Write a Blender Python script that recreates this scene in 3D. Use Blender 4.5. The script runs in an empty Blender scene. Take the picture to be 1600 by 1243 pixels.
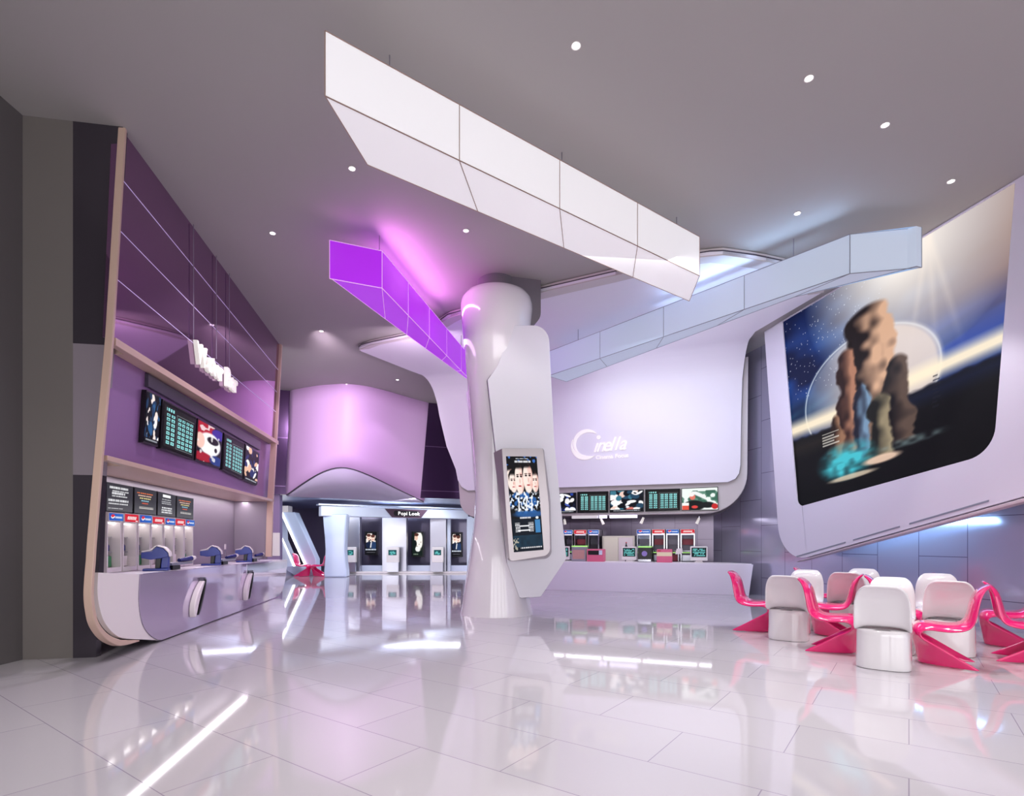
import bpy, math, random
import numpy as np
from mathutils import Vector
from mathutils.geometry import tessellate_polygon

# ------------------------------------------------------------------ basics
SC = bpy.context.scene
COL = SC.collection
F, CX, CY, EYE = 860.0, 800.0, 845.0, 1.30      # focal length in px, horizon row, eye height
CEIL = 5.97
R = math.radians

def lin(c):
    c = np.asarray(c, dtype=float)
    return np.where(c <= 0.04045, c / 12.92, ((c + 0.055) / 1.055) ** 2.4)

def rgb(r, g, b):
    l = lin([r / 255, g / 255, b / 255])
    return (float(l[0]), float(l[1]), float(l[2]), 1.0)

def floor_pt(u, v, z=0.0):
    Y = (EYE - z) * F / (v - CY)
    return Vector(((u - CX) / F * Y, Y, z))

def ceil_pt(u, v, z=CEIL):
    Y = (z - EYE) * F / (CY - v)
    return Vector(((u - CX) / F * Y, Y, z))

def depth_pt(u, v, Y):
    return Vector(((u - CX) / F * Y, Y, EYE + (CY - v) / F * Y))

class Plane:
    """a vertical plane in the room: s along it, n out of it towards the room, z up"""
    def __init__(s, ox, oy, dx, dy, nx, ny):
        l = math.hypot(dx, dy); s.o = (ox, oy); s.d = (dx / l, dy / l)
        l = math.hypot(nx, ny); s.n = (nx / l, ny / l)
    def P(s, a, z, n=0.0):
        return Vector((s.o[0] + a * s.d[0] + n * s.n[0], s.o[1] + a * s.d[1] + n * s.n[1], z))
    def px(s, u, v, n=0.0):
        k = (u - CX) / F
        c = s.n[0] * (s.o[0] + n * s.n[0]) + s.n[1] * (s.o[1] + n * s.n[1])
        Y = c / (s.n[0] * k + s.n[1])
        X = k * Y
        a = (X - s.o[0]) * s.d[0] + (Y - s.o[1]) * s.d[1]
        return (a, EYE + (CY - v) / F * Y)
    def pxs(s, pts, n=0.0):
        return [s.px(u, v, n) for u, v in pts]

BAR = Plane(-4.39, 6.21, -.1587, .9873, .9873, .1587)
CIN = Plane(0, 15.05, .947, -.322, -.322, -.947)
BRD = Plane(5.72, 11.65, .1695, -.9855, -.9855, -.1695)
RWL = Plane(6.0, 13.1, .2237, -.9747, -.9747, -.2237)
WNG = Plane(0, 9.40, .985, .172, .172, -.985)
def frontal(Y): return Plane(0, Y, 1, 0, 0, -1)

def roundpoly(pts, rad, seg=8):
    out = []; N = len(pts)
    for i, p in enumerate(pts):
        r = rad[i] if isinstance(rad, (list, tuple)) else rad
        p = Vector(p); a = Vector(pts[i - 1]) - p; b = Vector(pts[(i + 1) % N]) - p
        if r <= 0:
            out.append((p.x, p.y)); continue
        la, lb = a.length, b.length; a.normalize(); b.normalize()
        ang = a.angle(b); t = min(r / math.tan(ang / 2), la * .49, lb * .49)
        r2 = t * math.tan(ang / 2)
        c = p + (a + b).normalized() * (r2 / math.sin(ang / 2))
        s0 = p + a * t - c; s1 = p + b * t - c
        a0 = math.atan2(s0.y, s0.x); a1 = math.atan2(s1.y, s1.x)
        d = (a1 - a0 + math.pi) % (2 * math.pi) - math.pi
        for k in range(seg + 1):
            t_ = a0 + d * k / seg
            out.append((c.x + r2 * math.cos(t_), c.y + r2 * math.sin(t_)))
    return out

# ------------------------------------------------------------------ mesh builder
class MB:
    def __init__(s): s.v = []; s.f = []
    def add(s, vs, fs):
        b = len(s.v); s.v += [tuple(x) for x in vs]; s.f += [tuple(b + i for i in q) for q in fs]; return s
    def hexa(s, p):       # 8 points: bottom ring then top ring
        return s.add(p, [(3, 2, 1, 0), (4, 5, 6, 7), (0, 1, 5, 4), (1, 2, 6, 5), (2, 3, 7, 6), (3, 0, 4, 7)])
    def box(s, x0, y0, z0, x1, y1, z1):
        return s.hexa([(x0, y0, z0), (x1, y0, z0), (x1, y1, z0), (x0, y1, z0), (x0, y0, z1), (x1, y0, z1), (x1, y1, z1), (x0, y1, z1)])
    def pbox(s, pl, s0, s1, z0, z1, n0, n1):
        q = [pl.P(s0, 0, n0), pl.P(s1, 0, n0), pl.P(s1, 0, n1), pl.P(s0, 0, n1)]
        return s.hexa([(a.x, a.y, z0) for a in q] + [(a.x, a.y, z1) for a in q])
    def prism(s, pl, outline, n0, n1, holes=(), outline2=None):
        """outline in (s,z); extruded from n0 to n1; outline2 gives the n1 side another outline"""
        loops = [list(outline)] + [list(h) for h in holes]
        flat = [p for l in loops for p in l]
        flat2 = flat if outline2 is None else list(outline2)
        N = len(flat)
        vs = [pl.P(a, z, n0) for a, z in flat] + [pl.P(a, z, n1) for a, z in flat2]
        fs = []
        if holes:
            tri = tessellate_polygon([[Vector((a, z, 0)) for a, z in l] for l in loops])
        else:
            tri = [tuple(range(N))]
        for t in tri:
            fs.append(tuple(t)); fs.append(tuple(N + i for i in reversed(t)))
        o = 0
        for l in loops:
            m = len(l)
            for i in range(m):
                j = (i + 1) % m
                fs.append((o + i, o + j, N + o + j, N + o + i))
            o += m
        return s.add(vs, fs)
    def slab(s, pts3, d):
        """polygon of 3-D points extruded by vector d"""
        N = len(pts3); d = Vector(d)
        vs = [Vector(p) for p in pts3] + [Vector(p) + d for p in pts3]
        fs = [tuple(range(N)), tuple(range(2 * N - 1, N - 1, -1))] + [(i, (i + 1) % N, N + (i + 1) % N, N + i) for i in range(N)]
        return s.add(vs, fs)
    def tube(s, p0, p1, r, seg=8, r1=None, caps=True):
        p0, p1 = Vector(p0), Vector(p1); r1 = r if r1 is None else r1
        ax = (p1 - p0).normalized(); a = ax.orthogonal().normalized(); b = ax.cross(a)
        vs = []
        for p, q in ((p0, r), (p1, r1)):
            for k in range(seg):
                t = 2 * math.pi * k / seg
                vs.append(p + a * q * math.cos(t) + b * q * math.sin(t))
        fs = [(i, (i + 1) % seg, seg + (i + 1) % seg, seg + i) for i in range(seg)]
        if caps: fs += [tuple(reversed(range(seg))), tuple(range(seg, 2 * seg))]
        return s.add(vs, fs)
    def path(s, pts, r, seg=6):
        pts = [Vector(p) for p in pts]; vs = []; fs = []
        n = len(pts); ref = None
        for i, p in enumerate(pts):
            t = (pts[min(i + 1, n - 1)] - pts[max(i - 1, 0)]).normalized()
            a = t.orthogonal().normalized() if ref is None else (ref - t * ref.dot(t)).normalized()
            ref = a; b = t.cross(a)
            rr = r[i] if isinstance(r, (list, tuple)) else r
            for k in range(seg):
                q = 2 * math.pi * k / seg
                vs.append(p + a * rr * math.cos(q) + b * rr * math.sin(q))
        for i in range(n - 1):
            for k in range(seg):
                fs.append((i * seg + k, i * seg + (k + 1) % seg, (i + 1) * seg + (k + 1) % seg, (i + 1) * seg + k))
        fs += [tuple(reversed(range(seg))), tuple(range((n - 1) * seg, n * seg))]
        return s.add(vs, fs)
    def lathe(s, c, prof, seg=64, caps=True):
        vs = []; fs = []
        for r, z in prof:
            for k in range(seg):
                t = 2 * math.pi * k / seg
                vs.append((c[0] + r * math.cos(t), c[1] + r * math.sin(t), z))
        for i in range(len(prof) - 1):
            for k in range(seg):
                fs.append((i * seg + k, i * seg + (k + 1) % seg, (i + 1) * seg + (k + 1) % seg, (i + 1) * seg + k))
        if caps:
            fs += [tuple(reversed(range(seg))), tuple(range((len(prof) - 1) * seg, len(prof) * seg))]
        return s.add(vs, fs)
    def build(s, name, m, parent=None, bevel=0.0, smooth=35, seg=2):
        me = bpy.data.meshes.new(name); me.from_pydata(s.v, [], s.f)
        me.validate(); 
        import bmesh
        bm = bmesh.new(); bm.from_mesh(me); bmesh.ops.recalc_face_normals(bm, faces=bm.faces); bm.to_mesh(me); bm.free()
        me.polygons.foreach_set('use_smooth', [True] * len(me.polygons))
        me.set_sharp_from_angle(angle=R(smooth))
        me.update()
        o = bpy.data.objects.new(name, me); COL.objects.link(o)
        if m: me.materials.append(m)
        if parent is not None: attach(o, parent)
        if bevel:
            b = o.modifiers.new('bevel', 'BEVEL'); b.width = bevel; b.segments = seg; b.limit_method = 'ANGLE'; b.angle_limit = R(40)
            b.harden_normals = False
        return o

def attach(o, parent):
    o.parent = parent
    p = parent; loc = Vector((0, 0, 0))
    while p is not None: loc += Vector(p.location); p = p.parent
    # meshes are written in world space: undo the parent's offset
    o.data.transform(__import__('mathutils').Matrix.Translation(-loc)) if o.type == 'MESH' else None

def thing(name, label, cat, loc=(0, 0, 0), group=None):
    o = bpy.data.objects.new(name, None); COL.objects.link(o); o.location = loc
    o.empty_display_size = .1
    return tag(o, label, cat, group)

def tag(o, label, cat, group=None):
    o['label'] = label; o['category'] = cat
    if group: o['group'] = group
    return o

def struct(o):
    o['kind'] = 'structure'; return o

# ------------------------------------------------------------------ materials
def mat(name, col, rough=.5, metal=0.0, coat=0.0, emis=None, estr=0.0, spec=.5, var=0.0, vscale=3.0, trans=0.0, ior=1.5):
    m = bpy.data.materials.new(name); m.use_nodes = True
    nt = m.node_tree; b = nt.nodes['Principled BSDF']
    b.inputs['Base Color'].default_value = col
    b.inputs['Roughness'].default_value = rough
    b.inputs['Metallic'].default_value = metal
    b.inputs['Coat Weight'].default_value = coat
    b.inputs['Coat Roughness'].default_value = .03
    b.inputs['Specular IOR Level'].default_value = spec
    b.inputs['IOR'].default_value = ior
    b.inputs['Transmission Weight'].default_value = trans
    if emis:
        b.inputs['Emission Color'].default_value = emis
        b.inputs['Emission Strength'].default_value = estr
    if var:
        tc = nt.nodes.new('ShaderNodeTexCoord'); n = nt.nodes.new('ShaderNodeTexNoise')
        n.inputs['Scale'].default_value = vscale; n.inputs['Detail'].default_value = 3
        mx = nt.nodes.new('ShaderNodeMix'); mx.data_type = 'RGBA'
        mx.inputs[6].default_value = tuple(min(1, c * (1 - var)) for c in col[:3]) + (1,)
        mx.inputs[7].default_value = tuple(min(1, c * (1 + var)) for c in col[:3]) + (1,)
        nt.links.new(tc.outputs['Object'], n.inputs['Vector']); nt.links.new(n.outputs['Fac'], mx.inputs[0])
        nt.links.new(mx.outputs[2], b.inputs['Base Color'])
    return m

def attr_mat(name, emit, rough=.35):
    """colours of a printed or lit picture, stored on the panel's own vertices"""
    m = bpy.data.materials.new(name); m.use_nodes = True
    nt = m.node_tree; b = nt.nodes['Principled BSDF']
    a = nt.nodes.new('ShaderNodeAttribute'); a.attribute_name = 'Col'
    b.inputs['Roughness'].default_value = rough; b.inputs['Specular IOR Level'].default_value = .04
    if emit:
        b.inputs['Base Color'].default_value = (.01, .01, .01, 1)
        nt.links.new(a.outputs['Color'], b.inputs['Emission Color']); b.inputs['Emission Strength'].default_value = emit
    else:
        nt.links.new(a.outputs['Color'], b.inputs['Base Color'])
    return m

def brick_mat(name, c1, c2, mortar, w, h, rot, off, msize, rough, metal=0, spec=.5, coord='Object', coat=0.0, bump=0.0, axes=None):
    m = bpy.data.materials.new(name); m.use_nodes = True
    nt = m.node_tree; b = nt.nodes['Principled BSDF']
    tc = nt.nodes.new('ShaderNodeTexCoord'); mp = nt.nodes.new('ShaderNodeMapping')
    mp.inputs['Rotation'].default_value = rot; mp.inputs['Location'].default_value = off
    br = nt.nodes.new('ShaderNodeTexBrick')
    br.inputs['Scale'].default_value = 1.0
    br.inputs['Color1'].default_value = c1; br.inputs['Color2'].default_value = c2; br.inputs['Mortar'].default_value = mortar
    br.inputs['Mortar Size'].default_value = msize; br.inputs['Mortar Smooth'].default_value = .1
    br.inputs['Brick Width'].default_value = w; br.inputs['Row Height'].default_value = h
    nt.links.new(tc.outputs[coord], mp.inputs['Vector']); nt.links.new(mp.outputs['Vector'], br.inputs['Vector'])
    nt.links.new(br.outputs['Color'], b.inputs['Base Color'])
    b.inputs['Roughness'].default_value = rough; b.inputs['Metallic'].default_value = metal
    b.inputs['Specular IOR Level'].default_value = spec
    b.inputs['Coat Weight'].default_value = coat; b.inputs['Coat Roughness'].default_value = .02
    return m

M = {}
M['white'] = mat('white_satin_panel', rgb(232, 226, 234), .35)
M['canopy'] = mat('canopy_white', rgb(238, 234, 244), .45, var=.015, vscale=1.2)
M['column'] = mat('column_gloss_white', rgb(226, 221, 224), .12, coat=1.0)
M['wing'] = mat('wing_white', rgb(226, 224, 230), .3)
M['edge'] = mat('dark_edge', rgb(70, 60, 76), .5)
M['grey'] = mat('grey_plaster', rgb(112, 106, 112), .6, var=.03)
M['ceiling'] = mat('ceiling_grey', rgb(170, 166, 163), .7, var=.02, vscale=.8)
M['tan_wall'] = mat('taupe_wall', rgb(112, 106, 102), .6, var=.03)
M['left_wall'] = mat('left_grey_wall', rgb(96, 92, 92), .6, var=.03)
M['dark_tile'] = mat('dark_gloss_tile', rgb(72, 66, 74), .12, metal=.4, spec=.5)
M['reflect_tile'] = mat('reflect_gloss_tile', rgb(150, 140, 148), .25, metal=.2)  # lighter tone paints the reflection of the bar openings
M['tan'] = mat('tan_frame', rgb(205, 176, 158), .35, var=.03)
M['fascia'] = mat('mirror_purple', rgb(160, 118, 160), .035, metal=.92)
M['midpanel'] = mat('purple_satin', rgb(150, 112, 162), .22, metal=.2)
M['niche'] = mat('niche_grey_purple', rgb(150, 138, 152), .4)
M['line'] = mat('joint_light_line', rgb(215, 205, 240), .3, emis=rgb(205, 195, 240), estr=.25)
M['mirror_lav'] = mat('lavender_mirror_glass', rgb(206, 192, 218), .06, metal=.5, coat=1.0)
M['chrome'] = mat('chrome', rgb(205, 205, 215), .12, metal=1)
M['steel'] = mat('brushed_steel', rgb(190, 190, 202), .28, metal=.9)
M['darksteel'] = mat('dark_steel', rgb(88, 84, 96), .3, metal=.6)
M['black'] = mat('black_plastic', rgb(18, 17, 20), .3)
M['blue'] = mat('navy_blue_plastic', rgb(44, 58, 138), .3)
M['navy'] = mat('deep_navy_plastic', rgb(36, 44, 110), .25)
M['ivory'] = mat('ivory_plastic', rgb(235, 228, 226), .3)
M['pink'] = mat('pink_gloss', rgb(222, 24, 108), .1, coat=.8)
M['whitegloss'] = mat('white_gloss_chair', rgb(226, 222, 224), .1, coat=.8)
M['pinkbox'] = mat('pink_card', rgb(226, 105, 140), .45)
M['cream'] = mat('cream_card', rgb(245, 228, 190), .5)
M['creampanel'] = mat('warm_grey_panel', rgb(205, 196, 196), .4)
M['lilac'] = mat('lilac_drum', rgb(214, 176, 222), .45)
M['lilac2'] = mat('pale_lavender', rgb(208, 198, 224), .45)
M['backwall'] = brick_mat('dark_purple_gloss_wall', rgb(86, 62, 98), rgb(78, 56, 92), rgb(150, 120, 165), 3.2, 1.5, (R(90), 0, 0), (0, 0, 0), .012, .16, .6)
M['soffit'] = mat('blue_grey_soffit', rgb(110, 118, 150), .3, metal=.3)
M['pale_blue'] = mat('pale_blue_panel', rgb(214, 222, 240), .3)
M['strip'] = mat('led_strip', (1, 1, 1, 1), .4, emis=(1, .97, .98, 1), estr=3.0)
M['softstrip'] = mat('led_strip_soft', rgb(230, 225, 250), .4, emis=rgb(225, 220, 250), estr=1.3)
M['lens'] = mat('downlight_lens', (1, 1, 1, 1), .4, emis=(1, .98, .97, 1), estr=6.0)
M['letters'] = mat('lit_letters', rgb(245, 240, 232), .4, emis=rgb(250, 246, 238), estr=.3)
M['logo'] = mat('cream_logo_glow', rgb(248, 244, 238), .4, emis=rgb(250, 244, 232), estr=.2)  # faint glow added so the logo stands out from the wall
M['wire'] = mat('steel_wire', rgb(150, 145, 155), .4, metal=.6)
M['bx_white'] = mat('white_light_panel', rgb(238, 237, 240), .35, emis=rgb(255, 252, 252), estr=.26)
M['bx_blue'] = mat('pale_blue_light_panel', rgb(205, 216, 228), .5, emis=rgb(190, 208, 235), estr=.2)
M['bx_purple'] = mat('purple_light_panel', rgb(150, 40, 200), .25, emis=rgb(172, 40, 226), estr=.5)
M['tr_gold'] = mat('bronze_trim', rgb(176, 152, 140), .4, metal=.4)
M['tr_grey'] = mat('grey_trim', rgb(150, 155, 170), .4, metal=.3)
M['tr_pink'] = mat('pale_pink_trim', rgb(235, 190, 240), .4, emis=rgb(235, 180, 245), estr=.3)
M['beige'] = mat('beige_panel', rgb(214, 206, 196), .4)
M['glass'] = mat('door_glass', rgb(225, 228, 240), .03, spec=.6, trans=.92, ior=1.1)
M['green'] = mat('green_reflection', rgb(70, 140, 95), .5)
M['red'] = mat('red_plastic', rgb(200, 40, 55), .4)
M['maroon'] = mat('maroon_goods', rgb(140, 50, 66), .5)
M['lime'] = mat('lime_strip', rgb(170, 235, 120), .4, emis=rgb(165, 235, 120), estr=.5)
M['signplate'] = mat('plum_sign_plate', rgb(78, 56, 72), .3)
M['bluewhite'] = mat('pale_blue_gloss', rgb(200, 214, 240), .18, coat=.5)
M['screen'] = attr_mat('lit_picture', .85, .25)
M['poster'] = attr_mat('lit_poster', .85, .3)
M['print'] = attr_mat('printed_picture', 0, .35)
M['floor'] = brick_mat('floor_gloss_tile', rgb(187, 182, 187), rgb(183, 178, 184), rgb(146, 137, 152), 1.25, .62, (0, 0, R(35.8)), (0, 0, 0), .003, .05, 0, .55)
M['rwall'] = brick_mat('blue_lavender_metal_tile', rgb(208, 204, 226), rgb(203, 199, 222), rgb(130, 122, 148), 1.25, .8, (0, 0, 0), (.2, .1, 0), .006, .17, .6, coord='UV')
M['cwall'] = brick_mat('cinema_back_tile', rgb(128, 118, 134), rgb(120, 110, 128), rgb(88, 78, 96), .9, .6, (0, 0, 0), (0, 0, 0), .006, .22, .55, coord='UV')

def uv_plane_obj(name, pl, s0, s1, z0, z1, n0, n1, m, turn=False):
    """wall slab whose front face carries metres as UV"""
    o = MB().pbox(pl, s0, s1, z0, z1, n0, n1).build(name, m)
    me = o.data; uv = me.uv_layers.new(name='UVMap')
    for p in me.polygons:
        for li in p.loop_indices:
            co = me.vertices[me.loops[li].vertex_index].co
            a = (co.x - pl.o[0]) * pl.d[0] + (co.y - pl.o[1]) * pl.d[1]
            uv.data[li].uv = (co.z, a) if turn else (a, co.z)
    return o

# ------------------------------------------------------------------ pictures painted on panels
def picture(name, c4, nx, ny, fn, m, parent, seed=0):
    """c4: TL,TR,BR,BL 3-D corners; fn(U,V,rng)->HxWx3 sRGB 0..1, U right, V up"""
    u = np.linspace(0, 1, nx); v = np.linspace(0, 1, ny)
    U, V = np.meshgrid(u, v)
    img = np.clip(fn(U, V, np.random.default_rng(seed)), 0, 1)
    c = [np.array(p[:]) for p in c4]
    W = ((1 - U) * V)[..., None] * c[0] + (U * V)[..., None] * c[1] + (U * (1 - V))[..., None] * c[2] + ((1 - U) * (1 - V))[..., None] * c[3]
    i = np.arange((nx - 1) * (ny - 1)); r = i // (nx - 1); q = i % (nx - 1); a = r * nx + q
    faces = np.stack([a, a + 1, a + nx + 1, a + nx], 1)
    me = bpy.data.meshes.new(name); me.from_pydata(W.reshape(-1, 3).tolist(), [], faces.tolist())
    at = me.color_attributes.new('Col', 'FLOAT_COLOR', 'POINT')
    col = np.ones((nx * ny, 4), dtype=np.float32); col[:, :3] = lin(img.reshape(-1, 3))
    at.data.foreach_set('color', col.ravel()); me.materials.append(m); me.update()
    o = bpy.data.objects.new(name, me); COL.objects.link(o)
    if parent is not None: attach(o, parent)
    return o

def blend(img, mask, c):
    m = np.clip(mask, 0, 1)[..., None]
    return img * (1 - m) + np.array(c) / 255. * m
def soft(x, w): return np.clip(.5 - x / w, 0, 1)
def ell(U, V, cx, cy, rx, ry, w=.15): return soft(np.sqrt(((U - cx) / rx) ** 2 + ((V - cy) / ry) ** 2) - 1, w)
def rect(U, V, a, b, c, d): return ((U >= a) & (U <= c) & (V >= b) & (V <= d)).astype(float)
def vnoise(U, V, fx, fy, rng):
    g = rng.random((int(fy) + 3, int(fx) + 3)); x = U * fx; y = V * fy
    i = np.floor(x).astype(int); j = np.floor(y).astype(int); a = x - i; b = y - j
    a = a * a * (3 - 2 * a); b = b * b * (3 - 2 * b)
    h_, w_ = g.shape; j, i, j1, i1 = j % h_, i % w_, (j + 1) % h_, (i + 1) % w_
    return (g[j, i] * (1 - a) + g[j, i1] * a) * (1 - b) + (g[j1, i] * (1 - a) + g[j1, i1] * a) * b
def flat(U, c): return np.ones(U.shape + (3,)) * np.array(c) / 255.

def p_space(U, V, rng):
    """plain science-fiction landscape: night sky, planet arc, light beam, rock spire, dark plain"""
    n1 = vnoise(U, V, 9, 14, rng); n2 = vnoise(U, V, 30, 60, rng); n3 = vnoise(U * .6 + V * .4, V - U * .25, 6, 40, rng)
    img = flat(U, (10, 20, 62))
    img = blend(img, (n1 - .3) * 1.0 * soft(abs(V - .7) - .3, .3), (40, 84, 168))
    img = blend(img, soft(abs(V - .47) - .03, .16) * .75 * (n3 * 1.2), (52, 110, 130))
    img = blend(img, np.clip((U - .45) * 2.2, 0, 1) * soft(abs(V - .56) - .16, .2) * (.5 + .8 * n3), (30, 66, 170))
    img = blend(img, np.clip((U - .5) * 2, 0, 1) * soft(.55 - V + (U - .8) * .1, .3) * .9, (150, 118, 108))
    d = np.sqrt(((U - .62) / .42) ** 2 + ((V - 1.02) / .5) ** 2)
    img = blend(img, np.clip(1.15 - d, 0, 1) ** .8, (255, 246, 236))
    for sl in (-.25, .12, .42):
        img = blend(img, soft(abs((U - .72) - (1 - V) * sl * .6) - .004, .03) * np.clip(V - .45, 0, .5) * 1.0, (255, 240, 225))
    r = np.sqrt(((U - .44) / .335) ** 2 + ((V - .46) / .27) ** 2)
    img = blend(img, soft(r - 1, .12) * .55 * np.clip(V + .1, 0, 1), (190, 205, 225))
    img = blend(img, soft(abs(r - 1) - .008, .03) * .95, (235, 245, 255))
    img = blend(img, soft(r - 1, .1) * ell(U, V, .58, .5, .3, .34, .9) * .85, (232, 214, 204))
    hz = .355 + .06 * (U - .3) * (U > .5)
    img = blend(img, soft(abs(V - hz - .05) - .035, .05) * .95, (255, 238, 208))
    st = rng.random(U.shape)
    img = blend(img, (st > .992) * (U < .55) * (V > .55) * .9, (235, 240, 255))
    gnd = soft(V - hz + .012 * n2, .015)
    img = blend(img, gnd, (8, 8, 12)); img = blend(img, gnd * soft(abs(V - hz + .05) - .02, .08) * .45 * (U < .55), (74, 62, 46))
    img = blend(img, gnd * soft(abs(V - hz + .04) - .02, .08) * .6 * (U > .55), (20, 34, 80))
    # rock spire
    def spire(cx, wbot, wtop, top, base, light, dark, f):
        nonlocal img
        hgt = np.clip((V - base) / (top - base), 0, 1)
        w = wbot + (wtop - wbot) * hgt ** 1.3 + (n2 - .5) * .012 + (n1 - .5) * .05
        m = soft(abs(U - cx) - w, .015) * soft(V - top + ((U - cx) / max(wtop, .02)) ** 2 * .03, .02) * soft(base - V, .02)
        sh = np.clip((U - cx) / w * .8 + .5 + (vnoise(U * f, V * .8, 24, 30, rng) - .5) * .9, 0, 1)
        c = np.array(dark) / 255. * (1 - sh[..., None]) + np.array(light) / 255. * sh[..., None]
        img = img * (1 - m[..., None]) + c * m[..., None]
    spire(.475, .12, .10, .845, .2, (216, 172, 142), (26, 17, 19), 1)
    spire(.36, .075, .05, .69, .2, (176, 124, 100), (44, 26, 26), 1.3)
    spire(.60, .08, .045, .56, .18, (92, 74, 66), (18, 14, 18), 1.1)
    spire(.43, .06, .035, .5, .16, (120, 150, 180), (30, 30, 46), 1.5)
    spire(.52, .075, .05, .42, .14, (150, 136, 110), (26, 26, 26), 1.2)
    spire(.285, .045, .03, .4, .18, (150, 110, 86), (40, 26, 24), 1)
    img = blend(img, ell(U, V, .33, .17, .13, .07, .9) * (.4 + n2), (70, 190, 205))
    img = blend(img, ell(U, V, .36, .09, .13, .012, .5) * .8, (225, 205, 180))
    img = blend(img, ell(U, V, .52, .13, .09, .018, .5) * .9, (240, 205, 180))
    img = blend(img, ell(U, V, .66, .17, .14, .018, .7) * .5 * n2, (170, 200, 200))
    for k in range(5):
        img = blend(img, rect(U, V, .2, .325 - k * .014, .2 + .1 - (k % 2) * .03, .331 - k * .014) * .7, (230, 225, 215))
    for k in range(8):
        img = blend(img, rect(U, V, .745, .4 - k * .018, .765 + (k % 3) * .006, .408 - k * .018) * .6, (30, 30, 40))
    return img

def p_portrait(U, V, rng):
    """upright lit poster: four pale faces over blue suits, a title, credits"""
    n = vnoise(U, V, 10, 22, rng); n2 = vnoise(U, V, 24, 50, rng)
    img = flat(U, (8, 9, 14))
    img = blend(img, (n > .72) * (V > .9), (60, 110, 190))
    img = blend(img, (n > .55) * ell(U, V, .5, .52, .7, .12, .4), (36, 92, 160))
    img = blend(img, (n2 > .62) * ell(U, V, .5, .53, .6, .11, .3), (230, 238, 250))
    for cx, cy, rx, ry in ((.08, .77, .10, .12), (.17, .73, .13, .11), (.88, .73, .12, .11), (.38, .76, .15, .16), (.66, .77, .16, .16)):
        m = ell(U, V, cx, cy, rx, ry, .12)
        img = blend(img, ell(U, V, cx, cy + ry * .45, rx * 1.12, ry * .75, .1), (10, 8, 10))
        img = blend(img, m * soft(V - cy - ry * .72, .03), (252, 232, 222))
        img = blend(img, m * np.clip((U - cx) / rx * .8 + (n2 - .5), 0, 1) * .55, (214, 132, 120))
        for e in (-.38, .38):
            img = blend(img, ell(U, V, cx + e * rx, cy + ry * .18, rx * .24, ry * .06, .4) * m, (26, 18, 20))
            img = blend(img, ell(U, V, cx + e * rx, cy + ry * .3, rx * .3, ry * .035, .4) * m, (60, 34, 30))
        img = blend(img, ell(U, V, cx + rx * .06, cy - ry * .12, rx * .1, ry * .16, .5) * m * .5, (190, 110, 100))
        img = blend(img, ell(U, V, cx, cy - ry * .45, rx * .33, ry * .05, .4) * m, (176, 50, 56))
    for cx in (.3, .55, .72):
        img = blend(img, soft(abs(U - cx - (V - .5) * .2) - .03 * (1 - (V - .42) * 4), .02) * rect(U, V, 0, .42, 1, .58), (250, 250, 255))
    img = blend(img, ell(U, V, .62, .39, .5, .035, .5) * .8, (44, 104, 176))
    img = blend(img, rect(U, V, .02, .0, .98, .34), (10, 20, 32)); img = blend(img, rect(U, V, .02, .05, .98, .17) * (.5 + n * .5), (26, 58, 78))
    img = blend(img, rect(U, V, .26, .935, .78, .955) * (np.sin(U * 150) > -.5), (240, 240, 245))
    img = blend(img, rect(U, V, .3, .972, .7, .98) * (np.sin(U * 200) > 0), (220, 225, 235))
    img = blend(img, rect(U, V, .28, .345, .66, .36) * (np.sin(U * 170) > -.4), (240, 240, 245))
    for a, b in ((.12, .28), (.56, .72)):
        img = blend(img, rect(U, V, a, .205, b, .305) * ((np.sin(V * 420) > -.2) & (np.sin(U * 120 + V * 60) > -.7)), (240, 240, 245))
    img = blend(img, rect(U, V, .26, .262, .58, .272), (240, 240, 245)); img = blend(img, rect(U, V, .2, .215, .6, .226), (240, 240, 245))
    img = blend(img, rect(U, V, .78, .19, .95, .33), (64, 130, 186)); img = blend(img, ell(U, V, .86, .35, .05, .014, .3), (240, 245, 250))
    img = blend(img, rect(U, V, .24, .03, .95, .045) * (np.sin(U * 90) > -.6), (225, 225, 230))
    img = blend(img, rect(U, V, 0, .02, .2, .14) * (n2 > .6), (170, 165, 150))
    return img

def p_small_portrait(U, V, rng):
    n = vnoise(U, V, 6, 12, rng)
    img = flat(U, (14, 14, 20))
    img = blend(img, (n > .45) * rect(U, V, .05, .55, .95, .97), (250, 240, 235))
    for cx, cy in ((.3, .78), (.7, .74)):
        img = blend(img, ell(U, V, cx, cy, .2, .14, .2), (246, 216, 200)); img = blend(img, ell(U, V, cx, cy + .1, .2, .07, .2), (92, 52, 44))
        img = blend(img, ell(U, V, cx, cy - .06, .07, .015, .4), (170, 60, 60))
    img = blend(img, ell(U, V, .35, .42, .36, .16, .2), (24, 36, 64)); img = blend(img, ell(U, V, .8, .4, .3, .18, .2), (36, 60, 100))
    img = blend(img, soft(abs(U - .5 - (V - .4) * .3) - .05, .04) * rect(U, V, 0, .3, 1, .55), (245, 245, 250))
    img = blend(img, rect(U, V, 0, .18, 1, .24) * (np.sin(U * 40) > -.3), (225, 235, 250))
    img = blend(img, rect(U, V, .1, .06, .9, .1) * (np.sin(U * 60) > 0), (120, 120, 130))
    return img

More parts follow.
